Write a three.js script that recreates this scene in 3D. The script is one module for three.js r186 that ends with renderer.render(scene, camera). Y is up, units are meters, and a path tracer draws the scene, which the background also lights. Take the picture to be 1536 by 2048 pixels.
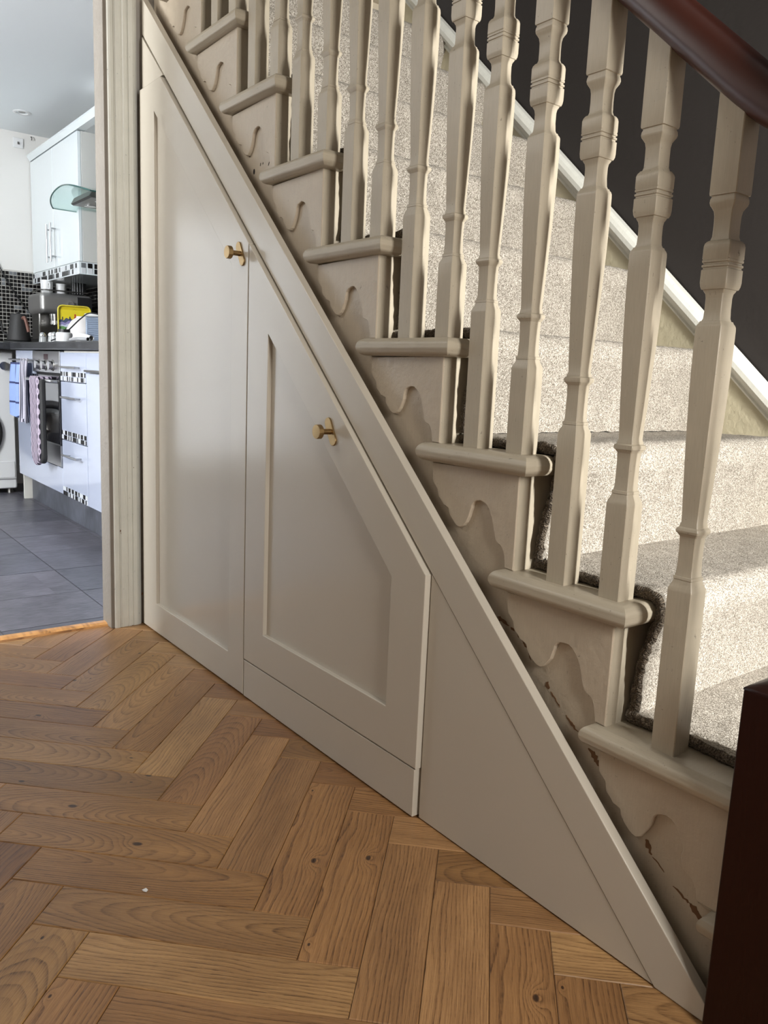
import * as THREE from 'three';
import { RoundedBoxGeometry } from 'three/addons/geometries/RoundedBoxGeometry.js';
import { mergeGeometries, toCreasedNormals, mergeVertices } from 'three/addons/utils/BufferGeometryUtils.js';
import { RectAreaLightUniformsLib } from 'three/addons/lights/RectAreaLightUniformsLib.js';

// ---------- camera, sky, area lights, exposure ----------
const scene = new THREE.Scene();
const camera = new THREE.PerspectiveCamera(65.276, 0.75, 0.02, 60);
camera.position.set(0.2753, 0.82, 0.9142);
{
  const yaw = 0.9115, pitch = -0.1699, roll = 0.0436;
  const f = new THREE.Vector3(-Math.sin(yaw) * Math.cos(pitch), Math.sin(pitch), -Math.cos(yaw) * Math.cos(pitch));
  const r = new THREE.Vector3().crossVectors(f, new THREE.Vector3(0, 1, 0)).normalize();
  const u = new THREE.Vector3().crossVectors(r, f);
  const c = Math.cos(roll), s = Math.sin(roll);
  camera.up.copy(u).multiplyScalar(c).addScaledVector(r, -s);
  camera.lookAt(camera.position.clone().add(f));
}
scene.add(camera);
scene.background = new THREE.Color(0.55, 0.68, 0.85);
const renderer = new THREE.WebGLRenderer({ antialias: true });
renderer.toneMapping = THREE.LinearToneMapping;
renderer.toneMappingExposure = 1.0;
renderer.shadowMap.enabled = true;
RectAreaLightUniformsLib.init();
const areaLight = (color, I, w, h, p, target) => {
  const l = new THREE.RectAreaLight(color, I, w, h);
  l.position.set(...p); l.lookAt(...target); scene.add(l); return l;
};
// daylight through the glazed sidelight at the foot of the stairs, the front door, the hall window and the kitchen windows
const L_SIDE = { c: new THREE.Color(1.0, 0.995, 0.97), I: 335, w: 0.10, h: 0.9, p: [1.165, 1.2, -0.29] };
const L_DOOR = { c: new THREE.Color(1.0, 0.975, 0.935), I: 27, w: 0.42, h: 0.95, p: [1.165, 1.35, 0.31] };
const L_HALL = { c: new THREE.Color(1.0, 0.97, 0.93), I: 6.0, w: 0.5, h: 0.8, p: [-1.85, 2.0, 1.215] };
const L_PATIO = { c: new THREE.Color(0.90, 0.95, 1.0), I: 0.85, w: 1.2, h: 1.75, p: [-5.36, 1.0, 2.05] };
const L_KITW = { c: new THREE.Color(0.93, 0.965, 1.0), I: 93, w: 0.42, h: 1.0, p: [-2.52, 1.62, 2.76] };
areaLight(L_SIDE.c, L_SIDE.I, L_SIDE.w, L_SIDE.h, L_SIDE.p, [-3, 1.2, -0.29]);
areaLight(L_DOOR.c, L_DOOR.I, L_DOOR.w, L_DOOR.h, L_DOOR.p, [-3, 1.35, 0.31]);
areaLight(L_HALL.c, L_HALL.I, L_HALL.w, L_HALL.h, L_HALL.p, [-1.85, 2.0, -3]);
areaLight(L_PATIO.c, L_PATIO.I, L_PATIO.w, L_PATIO.h, L_PATIO.p, [0, 1.0, 2.05]);
areaLight(L_KITW.c, L_KITW.I, L_KITW.w, L_KITW.h, L_KITW.p, [-2.52, 1.62, -3]);

// ---------- helpers ----------
function rng(seed) { let a = seed >>> 0; return () => { a = (a + 0x6D2B79F5) >>> 0; let t = a; t = Math.imul(t ^ (t >>> 15), t | 1); t ^= t + Math.imul(t ^ (t >>> 7), t | 61); return ((t ^ (t >>> 14)) >>> 0) / 4294967296; }; }
const used = {};
function numbered(n) { const k = used[n] = (used[n] ?? -1) + 1; return k ? n + '_' + String(k).padStart(3, '0') : n; }
function hash2(x, y, s) { let h = Math.imul(x | 0, 374761393) ^ Math.imul(y | 0, 668265263) ^ Math.imul(s | 0, 2147483647 ^ 0x5bd1e995); h = Math.imul(h ^ (h >>> 13), 1274126177); h ^= h >>> 16; return (h >>> 0) / 4294967296; }
function vnoise(x, y, s = 1, px = 0, py = 0) {
  const xi = Math.floor(x), yi = Math.floor(y), fx = x - xi, fy = y - yi;
  const u = fx * fx * (3 - 2 * fx), v = fy * fy * (3 - 2 * fy);
  const w = (a, p) => p ? ((a % p) + p) % p : a;
  const a = hash2(w(xi, px), w(yi, py), s), b = hash2(w(xi + 1, px), w(yi, py), s), c = hash2(w(xi, px), w(yi + 1, py), s), d = hash2(w(xi + 1, px), w(yi + 1, py), s);
  return a + (b - a) * u + (c - a) * v + (a - b - c + d) * u * v;
}
function fbm(x, y, s = 1, o = 4) { let t = 0, a = 0.5, n = 0; for (let i = 0; i < o; i++) { t += a * vnoise(x, y, s + i * 17); n += a; x *= 2.03; y *= 2.03; a *= 0.5; } return t / n; }
function dataTex(w, h, fn, srgb = true) {
  const d = new Uint8Array(w * h * 4);
  for (let y = 0; y < h; y++) for (let x = 0; x < w; x++) { const c = fn(x, y), i = (y * w + x) * 4; for (let k = 0; k < 3; k++) d[i + k] = Math.max(0, Math.min(255, c[k])); d[i + 3] = 255; }
  const t = new THREE.DataTexture(d, w, h, THREE.RGBAFormat);
  if (srgb) t.colorSpace = THREE.SRGBColorSpace;
  t.wrapS = t.wrapT = THREE.RepeatWrapping; t.magFilter = THREE.LinearFilter; t.minFilter = THREE.LinearMipmapLinearFilter; t.generateMipmaps = true; t.needsUpdate = true; return t;
}
// box projection of texture coordinates, in metres; axis 'y' runs the grain upright
function boxUV(g, sc = 1) {
  g = g.index ? g.toNonIndexed() : g;
  const p = g.attributes.position, n = p.count, uv = new Float32Array(n * 2);
  const a = new THREE.Vector3(), b = new THREE.Vector3(), c = new THREE.Vector3(), N = new THREE.Vector3();
  for (let i = 0; i < n; i += 3) {
    a.fromBufferAttribute(p, i); b.fromBufferAttribute(p, i + 1); c.fromBufferAttribute(p, i + 2);
    N.copy(b).sub(a).cross(c.clone().sub(a)); const x = Math.abs(N.x), y = Math.abs(N.y), z = Math.abs(N.z);
    [a, b, c].forEach((q, k) => { let s, t; if (z >= x && z >= y) { s = q.x; t = q.y; } else if (x >= y) { s = q.z; t = q.y; } else { s = q.x; t = q.z; } uv[(i + k) * 2] = s * sc; uv[(i + k) * 2 + 1] = t * sc; });
  }
  g.setAttribute('uv', new THREE.BufferAttribute(uv, 2)); return g;
}
const strip = (g) => { const o = g.index ? g.toNonIndexed() : g.clone(); for (const k of Object.keys(o.attributes)) if (!['position', 'normal', 'uv'].includes(k)) o.deleteAttribute(k); if (!o.attributes.uv) o.setAttribute('uv', new THREE.BufferAttribute(new Float32Array(o.attributes.position.count * 2), 2)); return o; };
const merge = (gs) => mergeGeometries(gs.map(strip));
function mesh(name, geo, mat, parent = scene) {
  if (Array.isArray(geo)) geo = merge(geo);
  const m = new THREE.Mesh(geo, mat); m.name = numbered(name); m.castShadow = m.receiveShadow = true; parent.add(m); return m;
}
function tag(o, label, category, group) { o.userData.label = label; o.userData.category = category; if (group) o.userData.group = group; return o; }
function struct(o) { o.userData.kind = 'structure'; return o; }
function thing(name, label, category, p = [0, 0, 0], ry = 0, group) { const g = new THREE.Group(); g.name = numbered(name); g.position.set(...p); g.rotation.y = ry; scene.add(g); return tag(g, label, category, group); }
// axis-aligned box, given by its limits; r rounds the edges
function bx(x0, x1, y0, y1, z0, z1, r = 0) {
  const w = x1 - x0, h = y1 - y0, d = z1 - z0;
  const g = r > 0 ? new RoundedBoxGeometry(w, h, d, 2, Math.min(r, w / 2.05, h / 2.05, d / 2.05)) : new THREE.BoxGeometry(w, h, d);
  g.translate((x0 + x1) / 2, (y0 + y1) / 2, (z0 + z1) / 2); return boxUV(g);
}
// polygon in x,y pushed along z from z0 to z1, edges chamfered by b
function prism(pts, z0, z1, b = 0, holes = [], seg = 2) {
  const s = new THREE.Shape(pts.map(q => new THREE.Vector2(...q)));
  for (const h of holes) s.holes.push(new THREE.Path(h.map(q => new THREE.Vector2(...q))));
  const g = new THREE.ExtrudeGeometry(s, { depth: z1 - z0 - 2 * b, bevelEnabled: b > 0, bevelSize: b, bevelOffset: -b, bevelThickness: b, bevelSegments: seg, curveSegments: 12 });
  g.translate(0, 0, z0 + b); return boxUV(g);
}
// polygon in x,z pushed up along y
function slab(pts, y0, y1, b = 0, seg = 2) {
  const g = prism(pts.map(([x, z]) => [x, -z]), y0, y1, b, [], seg); g.rotateX(-Math.PI / 2); return boxUV(g);
}
function lathe(pts, seg = 40) { return new THREE.LatheGeometry(pts.map(q => new THREE.Vector2(...q)), seg); }
function tube(pts, r, seg = 40, rs = 10, closed = false) { return new THREE.TubeGeometry(new THREE.CatmullRomCurve3(pts.map(q => new THREE.Vector3(...q)), closed), seg, r, rs, closed); }
function cyl(r0, r1, h, p, axis = 'y', seg = 28) { const g = new THREE.CylinderGeometry(r1, r0, h, seg); if (axis === 'x') g.rotateZ(-Math.PI / 2); if (axis === 'z') g.rotateX(Math.PI / 2); g.translate(...p); return g; }
const flat = (g, a = 0.6) => toCreasedNormals(g, a);

// ---------- materials ----------
const std = (o) => new THREE.MeshStandardMaterial(o), phy = (o) => new THREE.MeshPhysicalMaterial(o);
const C = (r, g, b) => new THREE.Color().setRGB(r, g, b);
const brush = dataTex(512, 512, (x, y) => { const v = 255 * (0.34 * vnoise(x / 4, y / 64, 3, 128, 8) + 0.36 * vnoise(x / 16, y / 64, 7, 32, 8) + 0.30 * vnoise(x / 32, y / 32, 9, 16, 16)); return [v, v, v]; }, false);
brush.repeat.set(5, 5);
const lumps = dataTex(512, 512, (x, y) => { const v = 255 * (0.6 * vnoise(x / 32, y / 32, 21, 16, 16) + 0.25 * vnoise(x / 12, y / 12, 22, 43, 43) + 0.15 * vnoise(x / 4, y / 4, 23, 128, 128)); return [v, v, v]; }, false);
lumps.repeat.set(6, 6);
const grime = dataTex(1024, 1024, (x, y) => { // old gloss paint: faint blotches, a few scuffs and specks of grain
  const b = fbm(x / 90, y / 90, 31, 4), s = vnoise(x / 2.2, y / 30, 37), k = vnoise(x / 5, y / 7, 41);
  let m = 1 - 0.05 * (b - 0.5) - 0.03 * (s - 0.5); if (k > 0.965 && b > 0.52) m -= 0.22; return [246 * m, 243 * m, 236 * m];
});
grime.repeat.set(2, 2);
const M = {
  gloss: std({ color: C(0.47, 0.42, 0.34), roughness: 0.38, map: grime, bumpMap: brush, bumpScale: 0.0002 }),
  glossPink: std({ color: C(0.53, 0.46, 0.375), roughness: 0.36, map: grime, bumpMap: lumps, bumpScale: 0.0006 }),
  trimWhite: std({ color: C(0.74, 0.755, 0.73), roughness: 0.42, map: grime, bumpMap: brush, bumpScale: 0.0003 }),
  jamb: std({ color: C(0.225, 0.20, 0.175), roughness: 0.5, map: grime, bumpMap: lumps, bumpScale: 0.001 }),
  satin: std({ color: C(0.525, 0.475, 0.395), roughness: 0.21 }),
  satinEdge: std({ color: C(0.56, 0.55, 0.50), roughness: 0.35 }),
  wallDark: std({ color: C(0.020, 0.0155, 0.0135), roughness: 0.75, bumpMap: lumps, bumpScale: 0.0006 }),
  wallWhite: std({ color: C(0.42, 0.39, 0.35), roughness: 0.9, bumpMap: lumps, bumpScale: 0.0006 }),
  ceil: std({ color: C(0.88, 0.91, 0.92), roughness: 0.95 }),
  kWall: std({ color: C(0.78, 0.765, 0.735), roughness: 0.9 }),
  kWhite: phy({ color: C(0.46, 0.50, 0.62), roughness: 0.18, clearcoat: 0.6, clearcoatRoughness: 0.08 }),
  kWhiteLit: phy({ color: C(0.74, 0.80, 0.82), roughness: 0.18, clearcoat: 0.6, clearcoatRoughness: 0.08 }),  // the white unit finish again, brighter light up there put into its colour
  carcass: std({ color: C(0.70, 0.68, 0.62), roughness: 0.5 }),
  string: std({ color: C(0.52, 0.47, 0.33), roughness: 0.45, bumpMap: lumps, bumpScale: 0.0012 }),
  mahogany: phy({ color: C(0.017, 0.0026, 0.0014), roughness: 0.4, clearcoat: 0.08, clearcoatRoughness: 0.3, specularIntensity: 0.5, bumpMap: brush, bumpScale: 0.0004 }),
  handrail: phy({ color: C(0.048, 0.0095, 0.0045), roughness: 0.42, clearcoat: 0.2, clearcoatRoughness: 0.3 }),
  brass: std({ color: C(0.36, 0.245, 0.115), roughness: 0.38, metalness: 1 }),
  brassDark: std({ color: C(0.42, 0.26, 0.09), roughness: 0.36, metalness: 1 }),
  dark: std({ color: C(0.012, 0.010, 0.009), roughness: 0.8 }),
  chip: std({ color: C(0.16, 0.08, 0.035), roughness: 0.9 }),
  hole: std({ color: C(0.015, 0.010, 0.008), roughness: 0.9 }),
  steel: std({ color: C(0.55, 0.55, 0.56), roughness: 0.28, metalness: 1 }),
  steelDark: std({ color: C(0.25, 0.24, 0.23), roughness: 0.35, metalness: 1 }),
  chrome: std({ color: C(0.75, 0.75, 0.76), roughness: 0.12, metalness: 1 }),
  black: std({ color: C(0.014, 0.014, 0.015), roughness: 0.35 }),
  blackMatt: std({ color: C(0.022, 0.021, 0.021), roughness: 0.6 }),
  blackGlass: phy({ color: C(0.006, 0.006, 0.008), roughness: 0.08, clearcoat: 1, clearcoatRoughness: 0.03 }),
  whitePl: std({ color: C(0.78, 0.78, 0.78), roughness: 0.35 }),
  grout: std({ color: C(0.55, 0.53, 0.49), roughness: 0.9 }),
  tileBlack: phy({ color: C(0.007, 0.006, 0.006), roughness: 0.3, specularIntensity: 0.6 }),
  tileGrey: phy({ color: C(0.16, 0.17, 0.18), roughness: 0.15 }),
  tileWhite: phy({ color: C(0.68, 0.70, 0.72), roughness: 0.15 }),
  copper: std({ color: C(0.17, 0.08, 0.06), roughness: 0.5, metalness: 0.2 }),
};
const worktopTex = dataTex(512, 512, (x, y) => { const n = fbm(x / 40, y / 12, 51, 5), k = vnoise(x / 2, y / 2, 55); const v = 44 + 46 * (n - 0.4) + 16 * (k - 0.5); return [v * 0.98, v, v * 1.07]; });
M.worktop = std({ map: worktopTex, roughness: 0.35 });
const slateTex = dataTex(512, 512, (x, y) => { const n = fbm(x / 60, y / 60, 61, 5), k = fbm(x / 9, y / 22, 67, 3); const v = 104 + 52 * (n - 0.5) + 30 * (k - 0.5); return [v * 0.97, v * 0.955, v * 1.0]; });
const slateBump = dataTex(512, 512, (x, y) => { const v = 255 * (0.6 * fbm(x / 30, y / 30, 61, 5) + 0.4 * fbm(x / 7, y / 12, 68, 2)); return [v, v, v]; }, false);
M.slate = [0, 1, 2].map(i => std({ map: slateTex, color: C(...[[0.80, 0.80, 0.88], [0.70, 0.71, 0.79], [0.90, 0.88, 0.95]][i]), roughness: 0.34, bumpMap: slateBump, bumpScale: 0.0012 }));
M.slateGrout = std({ color: C(0.17, 0.16, 0.15), roughness: 0.9 });
M.plinth = std({ map: slateTex, color: C(0.6, 0.66, 0.74), roughness: 0.4 });
// speckled loop carpet
const carpetTex = dataTex(1024, 1024, (x, y) => {
  const a = vnoise(x / 3.2, y / 3.2, 71, 320, 320), b = vnoise(x / 5.3, y / 5.3, 73, 193, 193), c = fbm(x / 120, y / 120, 77, 3), d = hash2(x >> 1, y >> 1, 79);
  let t = 0.5 * a + 0.25 * b + 0.25 * d; t = Math.max(0, Math.min(1, (t - 0.24) / 0.52));
  const k = 1 + 0.12 * (c - 0.5);
  return [(88 + 117 * t) * k, (80 + 118 * t) * k, (69 + 117 * t) * k];
});
const carpetBump = dataTex(512, 512, (x, y) => { const v = 255 * (0.6 * vnoise(x / 3, y / 3, 81, 171, 171) + 0.4 * vnoise(x / 6, y / 6, 83, 85, 85)); return [v, v, v]; }, false);
carpetTex.repeat.set(3.3, 3.3); carpetBump.repeat.set(6, 6);
M.carpet = std({ map: carpetTex, roughness: 1, bumpMap: carpetBump, bumpScale: 0.0009 });
M.carpetEdgeShade = std({ map: carpetTex, color: C(0.40, 0.35, 0.30), roughness: 1, bumpMap: carpetBump, bumpScale: 0.005 });  // raw edge: its shade is put into a darker carpet colour
// oak boards: growth rings of a cone-shaped log cut flat, fibres, pores, a knot here and there
const OAK = [];
for (let i = 0; i < 12; i++) {
  const R = rng(900 + i * 7), W = 1024, H = 256, Lm = 0.42, Wm = 0.1;
  const straight = [0, 1, 1, 0, 0, 1, 0, 0, 1, 0, 1, 0][i], flip = R() < 0.5, v0 = (R() - 0.5) * 0.05, d0 = straight ? 0.09 + 0.08 * R() : 0.004 + 0.012 * R(), tap = straight ? 0.02 * (R() - 0.5) : 0.10 + 0.12 * R(), sp = straight ? 0.0032 : 0.0042 + 0.002 * R();
  const off = straight ? (R() < 0.5 ? -1 : 1) * 0.06 : 0;
  const knots = []; const nk = [0, 2, 0, 1, 0, 0, 3, 0, 1, 0, 0, 1][i]; for (let k = 0; k < nk; k++) knots.push([R() * Lm, R() * Wm, 0.0018 + 0.004 * R()]);
  const tone = [[196, 150, 98], [188, 140, 90], [203, 160, 108], [190, 146, 92], [182, 134, 86], [199, 152, 102], [186, 142, 92], [194, 146, 92], [178, 130, 84], [201, 156, 104], [190, 144, 96], [184, 138, 86]][i];
  OAK.push(dataTex(W, H, (px, py) => {
    let u = px / W * Lm, v = py / H * Wm; if (flip) u = Lm - u;
    let vv = v - Wm / 2 + v0 + off, push = 0, kn = 0;
    for (const [ku, kv, kr] of knots) { const q = Math.hypot((u - ku) / 1.7, v - kv); push += kr * 2.4 * Math.exp(-q * q / (kr * kr * 9)); kn = Math.max(kn, 1 - Math.min(1, Math.max(0, (q - kr * 0.55) / (kr * 0.5)))); }
    const wob = 0.009 * (fbm(u * 7, v * 16, 100 + i, 2) - 0.5) + 0.0012 * (vnoise(u * 26, v * 70, 140 + i) - 0.5);
    const d = d0 + tap * u + wob, r = Math.sqrt(vv * vv + d * d) + push;
    const ph = r / sp + 0.5 * fbm(u * 5, v * 12, 180 + i, 2), fr = ph - Math.floor(ph);
    const ring = Math.pow(fr, 3.2) * Math.min(1, (1 - fr) / 0.10), amp = 0.35 + 0.9 * hash2(Math.floor(ph), 0, 200 + i);
    const fib = vnoise(px / 60, py / 1.6, 220 + i) - 0.5, fib2 = vnoise(px / 22, py / 1.1, 240 + i), pore = Math.min(1, Math.max(0, (vnoise(px / 26, py / 1.0, 250 + i) - 0.5) / 0.2)), broad = fbm(u * 6, v * 30, 260 + i, 3) - 0.5;
    let k = 1 - ring * amp * (0.18 + 0.40 * pore) + 0.17 * fib + 0.26 * broad;
    if (fib2 > 0.76) k -= 0.12 * (0.35 + ring);
    const dk = Math.min(1, kn * 1.15); k *= 1 - 0.62 * dk;
    const rr = Math.pow(Math.max(0, k), 0.95), gg = Math.pow(Math.max(0, k), 1.12), bb = Math.pow(Math.max(0, k), 1.3);
    return [tone[0] * rr, tone[1] * gg, tone[2] * bb];
  }));
}
const fibreBump = dataTex(512, 256, (x, y) => { const v = 255 * (0.7 * vnoise(x / 40, y / 1.4, 301, 13, 183) + 0.3 * vnoise(x / 9, y / 1.1, 303, 57, 233)); return [v, v, v]; }, false);
const OAKM = []; for (let i = 0; i < 12; i++) for (let k = 0; k < 2; k++) OAKM.push(phy({ map: OAK[i], color: [C(0.67, 0.65, 0.62), C(0.53, 0.50, 0.465)][k], roughness: 0.40, bumpMap: fibreBump, bumpScale: 0.00035, clearcoat: 0.18, clearcoatRoughness: 0.3 }));
// ---------- hall floor: oak herringbone, every board a piece of its own ----------
const floor = struct(mesh('floor', bx(-2.2, 1.3, -0.12, -0.0035, -0.98, 1.3), std({ color: C(0.20, 0.13, 0.075), roughness: 0.9 })));
{
  const O = [-1.0537, 0.5927], w = 0.0902, L = 0.4005, q = Math.SQRT1_2, U = [q, -q], V = [q, q];
  const rect = [[-2.172, 1.25], [0.012, 1.25]];
  const clip = (poly) => {
    let p = poly;
    for (const [ax, lim, sg] of [[0, -2.172, 1], [0, 1.25, -1], [1, -0.03, 1], [1, 1.25, -1]]) {
      const o = []; for (let i = 0; i < p.length; i++) { const a = p[i], b = p[(i + 1) % p.length], da = (a[ax] - lim) * sg, db = (b[ax] - lim) * sg; if (da >= 0) o.push(a); if (da * db < 0) { const t = da / (da - db); o.push([a[0] + (b[0] - a[0]) * t, a[1] + (b[1] - a[1]) * t]); } } p = o; if (!p.length) return p;
    } return p;
  };
  const R = rng(77); let n = 0;
  const near = [];
  for (let m = -9; m < 9; m++) for (let k = -60; k < 60; k++) for (const t of [0, 1]) {
    const g = 0.0004, h = [R(), R(), R()];
    const u0 = k * w + m * L + g, u1 = k * w + m * L + (t ? w : L) - g, v0 = k * w - m * L + (t ? w : 0) + g, v1 = (t ? k * w + w - m * L + L : k * w - m * L + w) - g;
    const P = (u, v) => [O[0] + U[0] * u + V[0] * v, O[1] + U[1] * u + V[1] * v];
    const poly = clip([P(u0, v0), P(u1, v0), P(u1, v1), P(u0, v1)]);
    if (poly.length < 3) continue;
    let ar = 0; for (let i = 0; i < poly.length; i++) { const a = poly[i], b = poly[(i + 1) % poly.length]; ar += a[0] * b[1] - a[1] * b[0]; }
    if (Math.abs(ar) < 4e-4) continue;
    if (ar < 0) poly.reverse();
    const inset = (d) => poly.map((c, i) => { const a = poly[(i + poly.length - 1) % poly.length], b = poly[(i + 1) % poly.length]; const e1 = [c[0] - a[0], c[1] - a[1]], e2 = [b[0] - c[0], b[1] - c[1]], l1 = Math.hypot(...e1), l2 = Math.hypot(...e2); const n1 = [-e1[1] / l1, e1[0] / l1], n2 = [-e2[1] / l2, e2[0] / l2]; const dt = 1 + n1[0] * n2[0] + n1[1] * n2[1]; return [c[0] + d * (n1[0] + n2[0]) / dt, c[1] + d * (n1[1] + n2[1]) / dt]; });
    const lift = (h[1] - 0.5) * 0.0004, top = inset(0.0013), N = poly.length, pos = [], uv = [];
    const ou = h[2] * 0.02, fl = h[0] < 0.5;
    const put = (c, y) => { pos.push(c[0], y, c[1]); const du = (c[0] - O[0]) * U[0] + (c[1] - O[1]) * U[1], dv = (c[0] - O[0]) * V[0] + (c[1] - O[1]) * V[1]; let a = t ? dv - v0 : du - u0, b = t ? du - u0 : dv - v0; if (fl) a = 0.4 - a; uv.push((a + ou) / 0.42, (b + 0.004) / 0.1); };
    for (let i = 1; i < N - 1; i++) for (const j of [0, i + 1, i]) put(top[j], lift);
    for (let i = 0; i < N; i++) { const j = (i + 1) % N; const quad = (a, ya, b, yb) => { put(a[i], ya); put(a[j], ya); put(b[i], yb); put(a[j], ya); put(b[j], yb); put(b[i], yb); }; quad(top, lift, poly, lift - 0.0012); quad(poly, lift - 0.0012, poly, -0.006); }
    const geo = new THREE.BufferGeometry(); geo.setAttribute('position', new THREE.Float32BufferAttribute(pos, 3)); geo.setAttribute('uv', new THREE.Float32BufferAttribute(uv, 2)); geo.computeVertexNormals();
    mesh('floor_board', geo, OAKM[Math.floor(h[1] * 12) * 2 + (h[2] < 0.4 ? 1 : 0)], floor); n++;
  }
}
const threshold = mesh('threshold_strip', [prism([[-2.215, 0], [-2.165, 0], [-2.168, 0.006], [-2.18, 0.010], [-2.2, 0.010], [-2.212, 0.006]], 0.1, 0.93, 0)], std({ map: OAK[9], color: C(1, 0.86, 0.66), roughness: 0.3 }));
tag(threshold, 'pale oak threshold strip across the kitchen doorway', 'threshold strip');

// ---------- kitchen floor ----------
const kfloor = struct(mesh('kitchen_floor', bx(-5.6, -2.2, -0.12, -0.004, -0.9, 2.95), M.slateGrout));
{
  const R = rng(5), dx = 0.345, dz = 0.345; let n = 0;
  for (let i = -9; i <= 1; i++) for (let j = -3; j <= 8; j++) {
    const x0 = Math.max(-5.4, -2.61 + i * dx + 0.0018), x1 = Math.min(-2.214, -2.61 + (i + 1) * dx - 0.0018), z0 = Math.max(-0.85, 0.052 + j * dz + 0.002), z1 = Math.min(2.8, 0.052 + (j + 1) * dz - 0.002);
    if (x1 - x0 < 0.02 || z1 - z0 < 0.02) continue;
    const g = bx(x0, x1, -0.012, (R() - 0.5) * 0.0006, z0, z1); const uv = g.attributes.uv, ox = R(), oy = R(); for (let k = 0; k < uv.count; k++) uv.setXY(k, uv.getX(k) * 1.6 + ox, uv.getY(k) * 1.6 + oy);
    mesh('floor_tile', g, M.slate[Math.floor(R() * 3)], kfloor);
  }
}
// ---------- room shell ----------
struct(mesh('wall_stairs', bx(-4.4, 1.35, -0.12, 4.6, -0.99, -0.855), M.wallDark));
struct(mesh('wall_hall', [bx(-2.16, 1.35, -0.12, 1.55, 1.25, 1.39), bx(-2.16, -2.13, 1.55, 2.45, 1.25, 1.39), bx(-1.57, 1.35, 1.55, 2.45, 1.25, 1.39), bx(-2.16, 1.35, 2.45, 4.6, 1.25, 1.39)], M.wallWhite));
struct(mesh('wall_front', [bx(1.2, 1.35, -0.12, 4.6, -0.15, -0.02), bx(1.2, 1.35, 2.0, 4.6, -0.85, 1.25), bx(1.2, 1.35, -0.12, 0.7, -0.85, -0.15), bx(1.2, 1.35, -0.12, 2.0, 0.73, 1.25), bx(1.2, 1.35, 0.7, 2.0, -0.85, -0.37), bx(1.2, 1.35, 0.7, 2.0, -0.21, -0.15), bx(1.2, 1.35, 1.7, 2.0, -0.37, -0.21)], M.wallWhite));
struct(mesh('wall_doorway', [bx(-2.215, -2.152, -0.12, 2.03, 0.93, 1.39), bx(-2.215, -2.152, 2.03, 4.6, 0.0, 1.39), bx(-2.215, -2.152, -0.12, 2.22, -0.85, 0.075)], M.wallWhite));
struct(mesh('wall_added_light_block', bx(0.36, 1.2, -0.12, 2.6, -0.178, 0.03), M.wallWhite));  // added out of view to keep the sidelight off the floor and lower balusters
struct(mesh('wall_landing', bx(-4.5, -4.4, 2.34, 4.6, -0.99, 1.39), M.wallWhite));
struct(mesh('ceiling', bx(-4.5, 1.35, 4.6, 4.7, -0.99, 1.39), M.ceil));
struct(mesh('ceiling_kitchen', bx(-5.6, -2.2, 2.22, 2.34, -0.99, 2.95), M.ceil));
struct(mesh('wall_kitchen_side', bx(-5.55, -2.2, -0.12, 2.3, -1.0, -0.855), M.kWall));
const kback = struct(mesh('wall_kitchen_back', [bx(-5.55, -5.405, -0.12, 2.3, -0.9, 1.4), bx(-5.55, -5.405, 1.95, 2.3, 1.4, 2.7), bx(-5.55, -5.405, -0.12, 0.08, 1.4, 2.7), bx(-5.55, -5.405, -0.12, 2.3, 2.7, 2.95)], M.kWall));
struct(mesh('wall_kitchen_window', [bx(-5.5, -2.77, -0.12, 2.3, 2.8, 2.95), bx(-2.27, -2.15, -0.12, 2.3, 2.8, 2.95), bx(-2.77, -2.27, -0.12, 1.07, 2.8, 2.95), bx(-2.77, -2.27, 2.17, 2.3, 2.8, 2.95)], M.kWall));
struct(mesh('wall_kitchen_hall', [bx(-2.215, -2.152, -0.12, 2.3, 1.39, 2.95)], M.kWall));
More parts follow.
